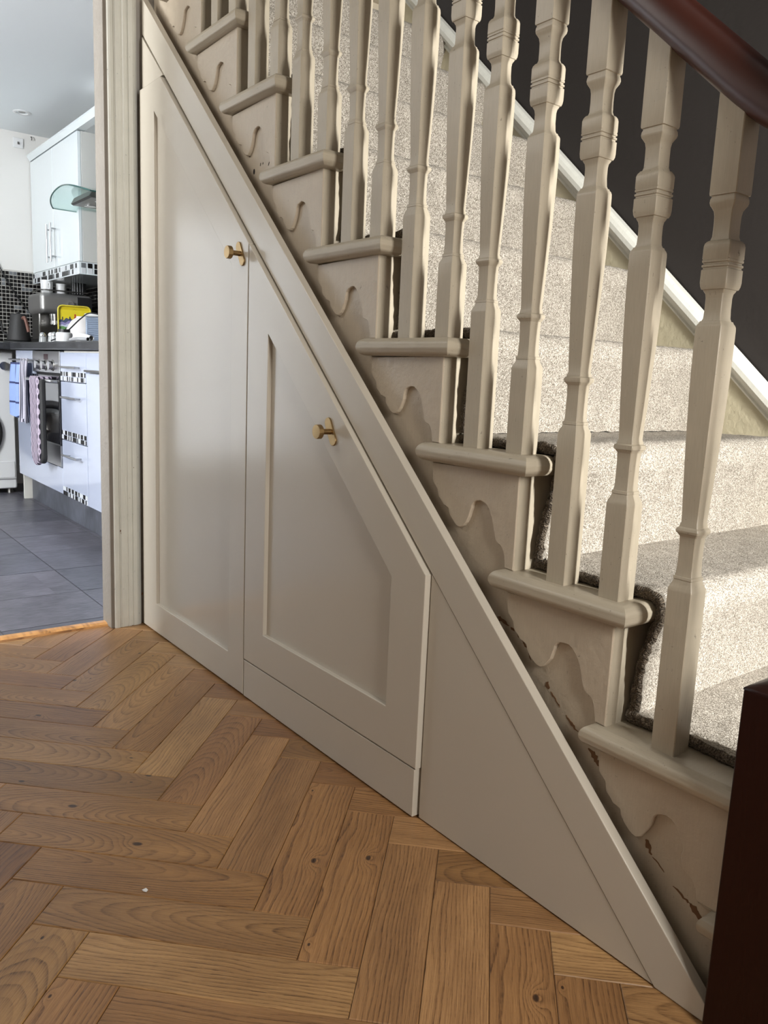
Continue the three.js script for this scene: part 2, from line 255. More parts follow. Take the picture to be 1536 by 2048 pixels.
// glazing: frosted panes lit by the day outside, with their frames
const paneMat = (l, k) => std({ color: C(0.6, 0.62, 0.64), roughness: 0.5, emissive: l.c, emissiveIntensity: k });
{
  const fr = (x0, x1, y0, y1, z0, z1, ax, m = M.trimWhite, t = 0.045, bars = 1) => {
    const a = []; const A0 = ax === 'x' ? z0 : x0, A1 = ax === 'x' ? z1 : x1;
    const B = (p0, p1, q0, q1) => ax === 'x' ? bx(x0, x1, q0, q1, p0, p1, 0.004) : bx(p0, p1, q0, q1, z0, z1, 0.004);
    a.push(B(A0, A1, y0, y0 + t), B(A0, A1, y1 - t, y1), B(A0, A0 + t, y0 + t, y1 - t), B(A1 - t, A1, y0 + t, y1 - t));
    for (let i = 1; i <= bars; i++) { const c = A0 + (A1 - A0) * i / (bars + 1); a.push(B(c - 0.015, c + 0.015, y0 + t, y1 - t)); }
    return a;
  };
  const win = (n, frame, pane, l, k, m = M.trimWhite) => { const g = new THREE.Group(); g.name = n; scene.add(g); struct(g); mesh('window_frame', frame, m, g); mesh('pane', pane, paneMat(l, k), g); };
  win('window_1', fr(1.21, 1.27, 0.7, 1.7, -0.37, -0.21, 'x', undefined, 0.03, 0), bx(1.225, 1.235, 0.72, 1.68, -0.345, -0.235), L_SIDE, 3);
  win('window_2', fr(-2.13, -1.57, 1.55, 2.45, 1.26, 1.32, 'z'), bx(-2.1, -1.6, 1.58, 2.42, 1.28, 1.29), L_HALL, 1);
  win('window_3', fr(-5.5, -5.42, 0.08, 1.95, 1.4, 2.7, 'x', M.kWhite, 0.07, 1), bx(-5.46, -5.45, 0.1, 1.93, 1.43, 2.67), L_PATIO, 2);
  win('window_4', fr(-2.77, -2.27, 1.07, 2.17, 2.82, 2.9, 'z', M.kWhite, 0.05, 0), bx(-2.74, -2.30, 1.1, 2.14, 2.85, 2.86), L_KITW, 3);
  const d = new THREE.Group(); d.name = 'door_1'; scene.add(d); struct(d);
  mesh('door_leaf', [bx(1.22, 1.265, 0.005, 0.85, 0.0, 0.71, 0.003), bx(1.22, 1.265, 1.85, 1.98, 0.0, 0.71, 0.003), bx(1.22, 1.265, 0.85, 1.85, 0.0, 0.08, 0.003), bx(1.22, 1.265, 0.85, 1.85, 0.55, 0.71, 0.003)], std({ color: C(0.25, 0.05, 0.04), roughness: 0.4 }), d);
  mesh('pane', bx(1.24, 1.25, 0.85, 1.85, 0.08, 0.55), paneMat(L_DOOR, 2), d);
  mesh('door_frame', [bx(1.2, 1.3, 0, 2.0, -0.02, 0.0), bx(1.2, 1.3, 0, 2.0, 0.71, 0.73), bx(1.2, 1.3, 1.98, 2.0, 0.0, 0.71)], M.trimWhite, d);
}
// doorway lining and moulded architrave
{
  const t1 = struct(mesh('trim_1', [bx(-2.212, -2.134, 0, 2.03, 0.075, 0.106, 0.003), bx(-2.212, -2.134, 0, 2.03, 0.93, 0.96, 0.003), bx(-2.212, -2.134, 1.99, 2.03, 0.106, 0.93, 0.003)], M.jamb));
  const prof = [[0, 0.006], [0.010, 0.004], [0.014, 0.010], [0.017, 0.018], [0.0175, 0.030], [0.0145, 0.032], [0.0145, 0.036], [0.019, 0.038], [0.0195, 0.046], [0.017, 0.048], [0.017, 0.052], [0.0185, 0.054], [0.0185, 0.068], [0.0165, 0.070], [0.0165, 0.073], [0.020, 0.075], [0.0215, 0.083], [0.0205, 0.089], [0.018, 0.092], [0, 0.092]];
  const ex = (y0, y1) => { const g = prism(prof.map(([a, b]) => [b, a]), y0, y1); const p = g.attributes.position; for (let i = 0; i < p.count; i++) { const z = p.getX(i), x = p.getY(i), y = p.getZ(i); p.setXYZ(i, -2.152 + x, y, z + 0.003); } g.computeVertexNormals(); return boxUV(g); };
  const t2 = struct(mesh('trim_2', ex(0.0, 2.12), M.trimWhite));
  const chips = []; const R = rng(4);
  for (const [z, y, a, b] of [[0.047, 0.527, 0.0022, 0.004], [0.064, 0.462, 0.0015, 0.010], [0.047, 0.455, 0.0013, 0.003], [0.030, 0.505, 0.001, 0.002], [0.073, 0.31, 0.002, 0.004], [0.065, 0.30, 0.0014, 0.014], [0.071, 0.302, 0.0018, 0.003], [0.006, 0.10, 0.002, 0.006], [0.09, 0.085, 0.003, 0.006], [0.091, 0.12, 0.002, 0.006]]) { const p = []; for (let i = 0; i < 9; i++) { const t = i / 9 * 6.283, k = 0.6 + 0.6 * R(); p.push([z + a * k * Math.cos(t), y + b * k * Math.sin(t)]); } const g = prism(p, 0, 0.0008); const q = g.attributes.position; for (let i = 0; i < q.count; i++) { const zz = q.getX(i), yy = q.getY(i), d = q.getZ(i); q.setXYZ(i, -2.1355 + d + 0.001, yy, zz); } g.computeVertexNormals(); chips.push(g); }
  mesh('paint_chip', chips, M.chip, t2).userData.kind = 'stuff';
}
// ---------- staircase ----------
const NX = [0.02, -0.175, -0.366, -0.571, -0.770, -0.974, -1.180, -1.384, -1.577, -1.780, -1.985];   // front edge of each nosing
const TY = [0.135, 0.319, 0.511, 0.703, 0.889, 1.080, 1.271, 1.465, 1.656, 1.845, 2.035];               // top of each tread
const NL = [-0.213, -0.428, -0.637, -0.842, -1.042, -1.248, -1.449, -1.656, -1.859, -2.06, -2.148];       // back end of each return
const ST = thing('staircase', 'cream painted cut-string staircase with scrolled brackets and rounded treads', 'staircase');
const NT = NX.length, ZW = -0.85;
for (let i = 0; i < NT; i++) {
  const x0 = NX[i], xr = (i + 1 < NT ? NX[i + 1] - 0.033 : -2.148), r = 0.0166, y0 = TY[i] - 0.0335;
  // tread with a round nosing, mitred into a return along the open side
  const zo = -0.017 - r, bk = NL[i] + r, xk = Math.max(xr - 0.03, -2.148), yc = TY[i] - r, K = 12, path = [];
  const leg = (ax, az, bx_, bz, d0, d1, dm) => { const n = Math.max(1, Math.round(Math.hypot(bx_ - ax, bz - az) / 0.025)); for (let k = 0; k <= n; k++) path.push([ax + (bx_ - ax) * k / n, az + (bz - az) * k / n, k === 0 ? d0 : k === n ? d1 : dm]); };
  leg(x0 - r, ZW + 0.002, x0 - r, zo, [1, 0], [1, 1], [1, 0]); leg(x0 - r, zo, bk, zo, [1, 1], [-1, 1], [0, 1]); leg(bk, zo, bk, -0.060, [-1, 1], [-1, 0], [-1, 0]);
  const tp = [], tu = [], ti = []; let run = i * 0.4;
  path.forEach(([px, pz, d], k) => { if (k) run += Math.hypot(px - path[k - 1][0], pz - path[k - 1][1]); const e = 1 + 0.05 * (vnoise(px * 60 + i * 9, pz * 60, 90) - 0.5); for (let m = 0; m <= K; m++) { const a = Math.PI / 2 - Math.PI * m / K, c = m === 0 || m === K ? 0 : Math.cos(a) * e; tp.push(px + d[0] * r * c, yc + r * Math.sin(a), pz + d[1] * r * c); tu.push(m * 0.0045, run); } });
  for (let k = 0; k < path.length - 1; k++) { if (Math.hypot(path[k + 1][0] - path[k][0], path[k + 1][1] - path[k][1]) < 1e-6) continue; for (let m = 0; m < K; m++) { const a = k * (K + 1) + m, q = a + K + 1; ti.push(a, a + 1, q, a + 1, q + 1, q); } }
  const rg = new THREE.BufferGeometry(); rg.setAttribute('position', new THREE.Float32BufferAttribute(tp, 3)); rg.setAttribute('uv', new THREE.Float32BufferAttribute(tu, 2)); rg.setIndex(ti);
  mesh('tread', [toCreasedNormals(rg, 0.6), slab([[x0 - r, ZW + 0.002], [x0 - r, zo], [bk, zo], [bk, -0.060], [xk, -0.061], [xk, ZW + 0.002]], yc - r, yc + r)], M.gloss, ST);
  const yb = i ? TY[i - 1] : 0;
  mesh('riser', bx(x0 - 0.053, i === 1 ? -0.179 : x0 - 0.033, yb - 0.003, y0 + 0.001, ZW + 0.002, -0.0425, 0.0015), M.gloss, ST);
}
{ // cut string
  const pts = [[0.0 - 0.013, 0.001]];
  for (let i = 0; i < NT; i++) { const xr = i === 1 ? -0.186 : NX[i] - 0.054; pts.push([xr, i ? TY[i - 1] - 0.034 : 0.001]); pts.push([xr, TY[i] - 0.034]); }
  const xe = -2.148; pts.push([xe, TY[NT - 1] - 0.034]); pts.push([xe, 1.66]); pts.push([-0.20, 0.001]);
  pts.shift(); mesh('string_board', prism(pts, -0.078, -0.0482), M.glossPink, ST);
}
const SCR = [[-0.246, -0.036], [-0.2455, -0.060], [-0.2428, -0.0717], [-0.2301, -0.0825], [-0.2290, -0.090], [-0.2265, -0.0976], [-0.219, -0.102], [-0.2115, -0.1094], [-0.205, -0.1105], [-0.1974, -0.1134], [-0.196, -0.122], [-0.1892, -0.1291], [-0.1785, -0.1381], [-0.172, -0.1412], [-0.1648, -0.1419], [-0.1575, -0.1375], [-0.1514, -0.1303], [-0.146, -0.121], [-0.1422, -0.1122], [-0.1400, -0.104], [-0.1383, -0.098], [-0.1345, -0.0930], [-0.1292, -0.0900], [-0.119, -0.0877], [-0.111, -0.0888], [-0.1042, -0.0928], [-0.0980, -0.0985], [-0.0937, -0.1055], [-0.0895, -0.113], [-0.0865, -0.1216], [-0.083, -0.132], [-0.0804, -0.1429], [-0.0775, -0.149], [-0.0723, -0.1524], [-0.0655, -0.1545], [-0.0621, -0.1575], [-0.0585, -0.163], [-0.0559, -0.1702], [-0.054, -0.180], [-0.0528, -0.1905]];
for (let i = 1; i < NT; i++) {
  const x = NX[i], y = TY[i], R = rng(50 + i), sx = (NL[i] - NX[i]) / -0.271;
  const pts = SCR.map(([a, b], k) => [x + a * (k < 30 ? sx : 1) + (R() - 0.5) * 0.0012, Math.max(TY[i - 1] + 0.0005, y + b + (R() - 0.5) * 0.0012)]);
  const xe = i === 1 ? -0.1785 : x - 0.0335; pts.push([xe, TY[i - 1] + 0.0005]); pts.push([xe, y - 0.032]);
  mesh('scroll_bracket', prism(pts.reverse(), -0.0490, -0.0400, 0.0012, [], 1), M.glossPink, ST);
}
// bare wood showing where old filler has dropped out of the joint along the string
{
  const g = []; const R = rng(12);
  const crack = (pl, w) => { const L = [], B = []; for (let i = 0; i < pl.length; i++) { const t = i / (pl.length - 1), ww = w * (0.25 + Math.sin(Math.PI * Math.min(1, t * 1.05)) * (0.5 + 0.7 * R())); L.push([pl[i][0] + ww * 0.7, pl[i][1] + ww * 0.7]); B.unshift([pl[i][0] - ww * 0.7, pl[i][1] - ww * 0.7]); } g.push(prism(L.concat(B).reverse(), -0.0486, -0.0476)); };
  const line = (x0, y0, x1, y1, n, j) => { const o = []; for (let i = 0; i <= n; i++) { const t = i / n; o.push([x0 + (x1 - x0) * t + (R() - 0.5) * j, y0 + (y1 - y0) * t + (R() - 0.5) * j]); } return o; };
  for (const c of CRACKS()) crack(line(...c.slice(0, 4), c[4], c[5]), c[6]);
  mesh('bare_wood', g, M.chip, ST).userData.kind = 'stuff';
  const h = []; for (const [x, y, a, b, r] of HOLES()) { const s = []; for (let i = 0; i < 10; i++) { const t = i / 10 * 6.283; s.push([x + a * Math.cos(t) * Math.cos(r) - b * Math.sin(t) * Math.sin(r), y + a * Math.cos(t) * Math.sin(r) + b * Math.sin(t) * Math.cos(r)]); } h.push(prism(s, -0.0486, -0.0478)); }
  mesh('nail_hole', h, M.hole, ST).userData.kind = 'stuff';
}
function CRACKS() { return [[-0.638, 0.424, -0.612, 0.414, 7, 0.003, 0.0035], [-0.606, 0.414, -0.597, 0.410, 3, 0.002, 0.0026], [-0.590, 0.407, -0.583, 0.401, 4, 0.002, 0.003], [-0.580, 0.399, -0.566, 0.388, 6, 0.002, 0.0014], [-0.566, 0.388, -0.558, 0.372, 5, 0.002, 0.001], [-0.523, 0.346, -0.515, 0.336, 5, 0.003, 0.004], [-0.513, 0.335, -0.490, 0.315, 10, 0.004, 0.0014], [-0.478, 0.306, -0.452, 0.288, 9, 0.003, 0.0022], [-0.430, 0.272, -0.398, 0.245, 12, 0.004, 0.0042], [-0.396, 0.243, -0.381, 0.230, 7, 0.004, 0.002], [-0.378, 0.227, -0.349, 0.197, 9, 0.004, 0.0009], [-0.319, 0.177, -0.306, 0.160, 6, 0.004, 0.004], [-0.303, 0.157, -0.284, 0.145, 6, 0.003, 0.001], [-0.268, 0.133, -0.238, 0.119, 10, 0.003, 0.0016], [-0.240, 0.121, -0.219, 0.106, 8, 0.003, 0.0048]]; }
function HOLES() { return [[-1.530, 1.284, 0.0042, 0.0065, 0], [-1.499, 1.295, 0.0013, 0.004, -0.3], [-1.487, 1.2955, 0.0013, 0.0026, -0.3], [-1.459, 1.290, 0.0013, 0.005, -0.5], [-1.4435, 1.2885, 0.0013, 0.006, -0.5], [-1.562, 1.335, 0.0012, 0.003, 0.6], [-1.552, 1.322, 0.001, 0.002, 0.4]]; }
{ // wall string with its moulded cap
  const yT = (x) => 1.182 - 0.924 * (x + 1.004), a = [], c = Math.atan(0.924);
  const xa = 0.12, xb = -2.14;
  a.push(prism([[xa, 0.002], [xa, yT(xa) - 0.045], [xb, yT(xb) - 0.045], [xb, 1.7], [-0.3, 0.002]].reverse(), -0.849, -0.826, 0.002));
  const ws = mesh('wall_string', a, M.string, ST);
  const prof = [[0, 0.000], [0.028, 0.000], [0.030, 0.004], [0.0265, 0.008], [0.0265, 0.012], [0.034, 0.014], [0.038, 0.022], [0.037, 0.032], [0.031, 0.040], [0.020, 0.045], [0, 0.045]];
  const Lc = Math.hypot(xa - xb, yT(xb) - yT(xa)) - 0.05;
  const g = prism(prof.map(([d, h]) => [h, d]), 0, Lc); const m = new THREE.Matrix4(), along = new THREE.Vector3(-Math.cos(c), Math.sin(c), 0), up = new THREE.Vector3(Math.sin(c), Math.cos(c), 0), out = new THREE.Vector3(0, 0, 1);
  m.makeBasis(up, out, along); g.applyMatrix4(m); g.translate(xa - 0.045 * Math.sin(c), yT(xa) - 0.045 * Math.cos(c), -0.849); if (m.determinant() < 0) { const p = g.attributes.position; for (let i = 0; i < p.count; i += 3) { const t = [p.getX(i), p.getY(i), p.getZ(i)]; p.setXYZ(i, p.getX(i + 2), p.getY(i + 2), p.getZ(i + 2)); p.setXYZ(i + 2, ...t); } g.computeVertexNormals(); }
  mesh('string_cap', boxUV(g), M.trimWhite, ws);
}
// ---------- stair carpet ----------
const CP = thing('stair_carpet', 'speckled beige loop-pile carpet fitted down the stairs with a raw edge darkened in its colour as shade', 'carpet');
for (let i = 0; i < NT - 1; i++) {
  const x = NX[i], y = TY[i], yl = i ? TY[i - 1] : 0, xr = x - 0.033, xb = NX[i + 1] - 0.033, t = 0.017;
  // profile from the back of the tread, over the nosing, down to the foot of the riser: [outer, inner]
  const out = [], inn = [];
  const add = (a, b, c, d) => { out.push([a, b]); inn.push([c, d]); };
  const yb0 = y + 0.001, xs = xb + 0.006;
  for (let k = 0; k <= 22; k++) { const s = k / 22, xx = xs + (x - 0.006 - xs) * s; add(xx, yb0 + t + 0.0016 * Math.sin(s * 5 + i), xx, yb0); }
  for (let k = 1; k <= 9; k++) { const a = Math.PI / 2 - k / 9 * (Math.PI / 2 + 0.75), cx = x - 0.006, cy = y - 0.016; add(cx + 0.0245 * Math.cos(a), cy + 0.034 * Math.sin(a), cx + 0.008 * Math.cos(a), cy + 0.017 * Math.sin(a)); }
  const [ox, oy] = out[out.length - 1], [ix, iy] = inn[inn.length - 1], fy = yl + (i ? t + 0.002 : 0.002);
  for (let k = 1; k <= 16; k++) { const s = k / 16, bow = 0.006 * Math.sin(s * 3.14); add(ox + (xr + 0.022 - ox) * s - bow, oy + (fy - oy) * s, ix + (xr + 0.004 - ix) * s - bow, iy + (fy - iy) * s); }
  const zE = -0.0875, zW = -0.828, n = out.length, pos = [], uv = [], idx = [];
  const zs = []; for (let k = 0; k <= 6; k++) zs.push(['e', k / 6]); for (let z = zE - 0.006; z > zW; z -= (z > -0.13 ? 0.004 : 0.009)) zs.push(['z', z]); zs.push(['z', zW]);
  let len = [0]; for (let k = 1; k < n; k++) len.push(len[k - 1] + Math.hypot(out[k][0] - out[k - 1][0], out[k][1] - out[k - 1][1]));
  const nz = zs.length;
  for (const [kind, val] of zs) for (let k = 0; k < n; k++) {
    let f = 1, z = val; if (kind === 'e') { const a = Math.PI * (1 - val) / 1; f = (Math.cos(a) + 1) / 2; z = zE + 0.006 * Math.sin(a); if (val === 1) z = zE; }
    const edge = kind === 'e' || z > -0.11 ? 0.0028 : 0.0011;
    const w = Math.sin(len[k] * 31 + i * 2.1) * 0.0025 * (kind === 'e' ? 1 : 0.3);
    const q = [inn[k][0] + (out[k][0] - inn[k][0]) * f, inn[k][1] + (out[k][1] - inn[k][1]) * f];
    const nn = (s) => (vnoise(len[k] * 300 + i * 77, z * 300 + f * 4, s) - 0.5) * 2 + (vnoise(len[k] * 120 + i * 31, z * 120 + f * 2, s + 5) - 0.5);
    pos.push(q[0] + edge * nn(401) * (k && k < n - 1 ? 1 : 0.3), q[1] + edge * nn(402) * f, z + (kind === 'e' ? edge * nn(403) + w : w));
    uv.push(z + (kind === 'e' ? f * 0.02 : 0) + i * 0.37, len[k] + i * 0.21);
  }
  for (let a = 0; a < nz - 1; a++) for (let k = 0; k < n - 1; k++) { const p = a * n + k; idx.push(p, p + 1, p + n, p + 1, p + n + 1, p + n); }
  const g = new THREE.BufferGeometry(); g.setAttribute('position', new THREE.Float32BufferAttribute(pos, 3)); g.setAttribute('uv', new THREE.Float32BufferAttribute(uv, 2)); g.setIndex(idx); g.computeVertexNormals();
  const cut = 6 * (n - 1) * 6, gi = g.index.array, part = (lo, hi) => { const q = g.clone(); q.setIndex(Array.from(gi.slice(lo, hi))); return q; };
  const cs = mesh('carpet_step', part(cut, gi.length), M.carpet, CP); mesh('cut_edge_shade', part(0, cut), M.carpetEdgeShade, cs).userData.label = 'raw side edge with its shade put into the colour';
}
// ---------- balustrade ----------
const BA = thing('stair_banister', 'cream square-turned stair banister with dark red-brown handrail and newel post', 'banister');
const PROF = [ // height on the lowest baluster, half width
  [0.317, 0.0182], [0.548, 0.0182], [0.552, 0.0180], [0.556, 0.0168], [0.561, 0.0146], [0.565, 0.0136], [0.5655, 0.0142], [0.569, 0.0142], [0.570, 0.0130], [0.574, 0.0121], [0.590, 0.0117], [0.610, 0.0117], [0.624, 0.0122], [0.6255, 0.0134], [0.627, 0.0140], [0.629, 0.0158], [0.632, 0.0166], [0.635, 0.0158], [0.637, 0.0136], [0.640, 0.0132], [0.643, 0.0122], [0.66, 0.0127], [0.69, 0.0138], [0.73, 0.0152], [0.77, 0.0165], [0.81, 0.0175], [0.84, 0.0180], [0.87, 0.0182], [0.894, 0.0182], [0.898, 0.0179], [0.901, 0.0170], [0.9025, 0.0158], [0.905, 0.0150], [0.9055, 0.0136], [0.909, 0.0124], [0.920, 0.0118], [0.934, 0.0119], [0.939, 0.0126], [0.942, 0.0142], [0.944, 0.0150], [0.9445, 0.0166], [0.948, 0.0178], [0.953, 0.0184], [0.9685, 0.0184], [0.9697, 0.0170], [0.9712, 0.0170], [0.9720, 0.0184], [0.9745, 0.0184], [0.9753, 0.0170], [0.9768, 0.0170], [0.9776, 0.0184], [0.9800, 0.0184], [0.9806, 0.0176], [0.982, 0.0184], [0.997, 0.0184], [1.0005, 0.0176], [1.0025, 0.0162], [1.004, 0.0150], [1.0045, 0.0134], [1.009, 0.0120], [1.022, 0.0118], [1.034, 0.0120], [1.040, 0.0130], [1.044, 0.0150], [1.0465, 0.0166], [1.050, 0.0173], [1.054, 0.0170], [1.0565, 0.0160], [1.058, 0.0160], [1.0585, 0.0178], [1.061, 0.0183], [1.30, 0.0183]];
const railLow = (x) => 1.172 - 0.928 * (x + 0.317);
const BX = [-0.286, -0.398, -0.499, -0.605, -0.707, -0.798, -0.904, -1.007, -1.107, -1.208, -1.316, -1.415, -1.522, -1.625, -1.722, -1.830, -1.930, -2.035];
const BT = [1, 2, 2, 3, 3, 4, 4, 5, 5, 6, 6, 7, 7, 8, 8, 9, 9, 10];
BX.forEach((xc, bi) => {
  const x = xc - 0.0182, zc = -0.0602, dy = -0.905 * (x + 0.3042), y0 = TY[BT[bi]] - 0.001, y1 = railLow(x) + 0.03, R = rng(600 + bi);
  const pr = PROF.map(([h, w], k) => [k === 0 ? y0 : (k === PROF.length - 1 ? y1 : h + dy + (R() - 0.5) * 0.0004), w + (R() - 0.5) * 0.0002]);
  const c = 0.0011, pos = [], idx = [], tw = (R() - 0.5) * 0.03, lx = (R() - 0.5) * 0.003;
  const ring = (w, y) => { const k = Math.min(c, w * 0.3); const q = [[w, w - k], [w - k, w], [-(w - k), w], [-w, w - k], [-w, -(w - k)], [-(w - k), -w], [w - k, -w], [w, -(w - k)]]; const ct = Math.cos(tw), sn = Math.sin(tw); return q.map(([a, b]) => [x + a * ct - b * sn, y, zc + a * sn + b * ct]); };
  const out = []; // split long runs so that the paint looks worked by hand
  for (let k = 0; k < pr.length; k++) { out.push(pr[k]); if (k < pr.length - 1) { const d = pr[k + 1][0] - pr[k][0], m = Math.floor(d / 0.03); for (let j = 1; j < m; j++) out.push([pr[k][0] + d * j / m, pr[k][1] + (pr[k + 1][1] - pr[k][1]) * j / m]); } }
  for (const [y, w] of out) for (const p of ring(w, y)) pos.push(...p);
  for (let k = 0; k < out.length - 1; k++) for (let j = 0; j < 8; j++) { const a = k * 8 + j, b = k * 8 + (j + 1) % 8; idx.push(a, a + 8, b, b, a + 8, b + 8); }
  const g = new THREE.BufferGeometry(); g.setAttribute('position', new THREE.Float32BufferAttribute(pos, 3)); g.setIndex(idx);
  const fg = boxUV(toCreasedNormals(g, 0.5));
  const uvv = fg.attributes.uv; for (let k = 0; k < uvv.count; k++) uvv.setXY(k, uvv.getX(k) + bi * 0.173, uvv.getY(k) + bi * 0.31);
  mesh('baluster', fg, M.gloss, BA);
});
{ // handrail: a rounded section swept down the slope and levelled off into the newel
  const pts = []; const c = 0.036;
  for (let i = 0; i <= 40; i++) { const x = -2.14 + (2.14 - 0.30) * i / 40; pts.push(new THREE.Vector3(x, railLow(x) + c, -0.060)); }
  const xe = -0.30, ye = railLow(xe) + c, sl = -0.928;
  for (let i = 1; i <= 12; i++) { const t = i / 12, x = xe + 0.18 * t; pts.push(new THREE.Vector3(x, ye + sl * 0.18 * (t - 0.38 * t * t), -0.060)); }
  const sec = []; for (let i = 0; i < 28; i++) { const a = i / 28 * Math.PI * 2; const ca = Math.cos(a), sa = Math.sin(a); const e = (v, p) => Math.sign(v) * Math.pow(Math.abs(v), p); sec.push([0.0325 * e(ca, 0.85), sa > 0 ? 0.0285 * e(sa, 0.9) : 0.0265 * e(sa, 0.75)]); }
  const pos = [], idx = []; const N = pts.length, S = sec.length;
  for (let i = 0; i < N; i++) { const T = pts[Math.min(N - 1, i + 1)].clone().sub(pts[Math.max(0, i - 1)]).normalize(), up = new THREE.Vector3(-T.y, T.x, 0); if (up.y < 0) up.negate(); for (const [a, b] of sec) { const p = pts[i].clone().addScaledVector(up, b); pos.push(p.x, p.y, p.z + a); } }
  for (let i = 0; i < N - 1; i++) for (let j = 0; j < S; j++) { const a = i * S + j, b = i * S + (j + 1) % S; idx.push(a, b, a + S, b, b + S, a + S); }
  const g = new THREE.BufferGeometry(); g.setAttribute('position', new THREE.Float32BufferAttribute(pos, 3)); g.setIndex(idx); g.computeVertexNormals();
  mesh('handrail', boxUV(g), M.handrail, BA);
  const nx = -0.118, nz = -0.055, h = 0.06;
  const lam = [[0.0, 0.0]]; const nw = [bx(nx - h, nx + h, 0, 0.468, nz - h, nz + h, 0.003)];
  // square-to-round shoulder, turned shaft, upper block and cap
  const sh = []; const sid = []; const K = 32; const lev = [[0.466, 1, 1.0], [0.4685, 0.995, 1.0], [0.470, 0.965, 1], [0.473, 0.90, 0.8], [0.478, 0.825, 0.45], [0.484, 0.77, 0.15], [0.490, 0.745, 0], [0.497, 0.74, 0], [0.504, 0.73, 0], [0.511, 0.695, 0], [0.517, 0.625, 0], [0.522, 0.52, 0], [0.526, 0.42, 0]];
  for (const [y, s, sq] of lev) for (let i = 0; i < K; i++) { const a = i / K * Math.PI * 2, ca = Math.cos(a), sa = Math.sin(a), m = Math.max(Math.abs(ca), Math.abs(sa)), rr = h * s * (sq / m + (1 - sq)); sh.push(nx + rr * ca, y, nz + rr * sa); }
  for (let r = 0; r < lev.length - 1; r++) for (let i = 0; i < K; i++) { const a = r * K + i, b = r * K + (i + 1) % K; sid.push(a, a + K, b, b, a + K, b + K); }
  const sg = new THREE.BufferGeometry(); sg.setAttribute('position', new THREE.Float32BufferAttribute(sh, 3)); sg.setIndex(sid); sg.computeVertexNormals(); nw.push(sg);
  const lt = lathe([[0.0255, 0.524], [0.0245, 0.532], [0.025, 0.540], [0.029, 0.546], [0.030, 0.552], [0.027, 0.558], [0.028, 0.575], [0.034, 0.62], [0.038, 0.68], [0.038, 0.74], [0.033, 0.82], [0.029, 0.88], [0.031, 0.90], [0.037, 0.912], [0.031, 0.925], [0.029, 0.94], [0.036, 0.955], [0.04, 0.965], [0.04, 0.985]]); lt.translate(nx, 0, nz); nw.push(lt);
  nw.push(bx(nx - h, nx + h, 0.98, 1.25, nz - h, nz + h, 0.004));
  const cap = lathe([[0.0, 1.36], [0.02, 1.357], [0.04, 1.34], [0.05, 1.315], [0.044, 1.29], [0.03, 1.275], [0.036, 1.262], [0.05, 1.252], [0.05, 1.245]]); cap.translate(nx, 0, nz); nw.push(cap);
  mesh('newel_post', nw, M.mahogany, BA);
}
// ---------- cupboard under the stairs ----------
const CU = thing('understairs_cupboard', 'fitted taupe shaker cupboard following the slope under the stairs', 'cupboard');
{
  const yL = (x) => -0.003 - 0.93 * (x + 0.251), ch = 0.0015;
  const door = (outer, inner, zf) => {
    const d = mesh('door', prism(outer, zf - 0.02, zf, ch, [inner]), M.satin, CU);
    mesh('panel', prism(inner.map(([a, b]) => [a, b]), zf - 0.019, zf - 0.0105), M.satin, d); return d;
  };
  const xT = -0.251 - (1.591 + 0.0075) / 0.93;
  const d1 = door([[-2.123, 0.006], [-1.4505, 0.006], [-1.4505, yL(-1.4505) - 0.006], [xT - 0.003, 1.591], [-2.123, 1.591]], [[-2.018, 0.097], [-1.535, 0.095], [-1.535, yL(-1.535) - 0.127], [-2.018, yL(-2.018) - 0.127]], 0.006);
  const d2 = door([[-1.4470, 0.1015], [-0.768, 0.1015], [-0.768, yL(-0.768) - 0.006], [-1.4470, yL(-1.447) - 0.006]], [[-1.351, 0.191], [-0.866, 0.191], [-0.866, yL(-0.866) - 0.121], [-1.351, yL(-1.351) - 0.121]], 0.006);
  mesh('kick_board', prism([[-1.447, 0.004], [-0.772, 0.004], [-0.772, 0.0985], [-1.447, 0.0985]], -0.014, 0.005, 0.001), M.satin, CU);
  mesh('corner_panel', prism([[-0.765, 0.003], [-0.2585, 0.003], [-0.765, yL(-0.765) - 0.0012]], -0.026, -0.006, 0.0006), M.satin, CU);
  mesh('top_panel', prism([[-2.123, 1.597], [xT - 0.003, 1.597], [-2.123, yL(-2.123) - 0.005]], -0.016, -0.002, 0.001), M.satin, CU);
  mesh('sloping_trim', prism([[-2.128, yL(-2.128)], [-0.2545, 0.001], [-0.179, 0.001], [-0.179, yL(-0.179) + 0.095], [-2.128, yL(-2.128) + 0.095]], -0.0235, -0.005, 0.0015), M.satin, CU);
  mesh('carcass', prism([[-2.125, 0.002], [-0.30, 0.002], [-2.125, yL(-2.125) - 0.05]], -0.045, -0.028), M.dark, CU);
  const knob = (d, x, y) => {
    const s = []; const a = Math.PI / 2 + 0.52, R = 0.0112, h = 0.0195; for (let i = 0; i <= 12; i++) { const t = -Math.PI / 2 + i / 12 * Math.PI; s.push([h + R * Math.cos(t), R * Math.sin(t)]); } for (let i = 0; i <= 12; i++) { const t = Math.PI / 2 + i / 12 * Math.PI; s.push([-h + R * Math.cos(t), R * Math.sin(t)]); }
    const rot = s.map(([p, q]) => [x + p * Math.cos(a) - q * Math.sin(a), y + p * Math.sin(a) + q * Math.cos(a)]);
    mesh('knob_plate', prism(rot, 0.0055, 0.0095, 0.0008), M.brass, d);
    const g = lathe([[0, 0.0], [0.0058, 0], [0.0058, 0.022], [0.0066, 0.0235], [0.0138, 0.0238], [0.0146, 0.0246], [0.0146, 0.0335], [0.0138, 0.0346], [0, 0.0350]], 36); g.rotateX(Math.PI / 2); g.translate(x, y, 0.0085);
    mesh('knob', flat(g, 0.5), M.brass, d);
  };
  knob(d1, -1.487, 1.085); knob(d2, -1.083, 0.7015);
}
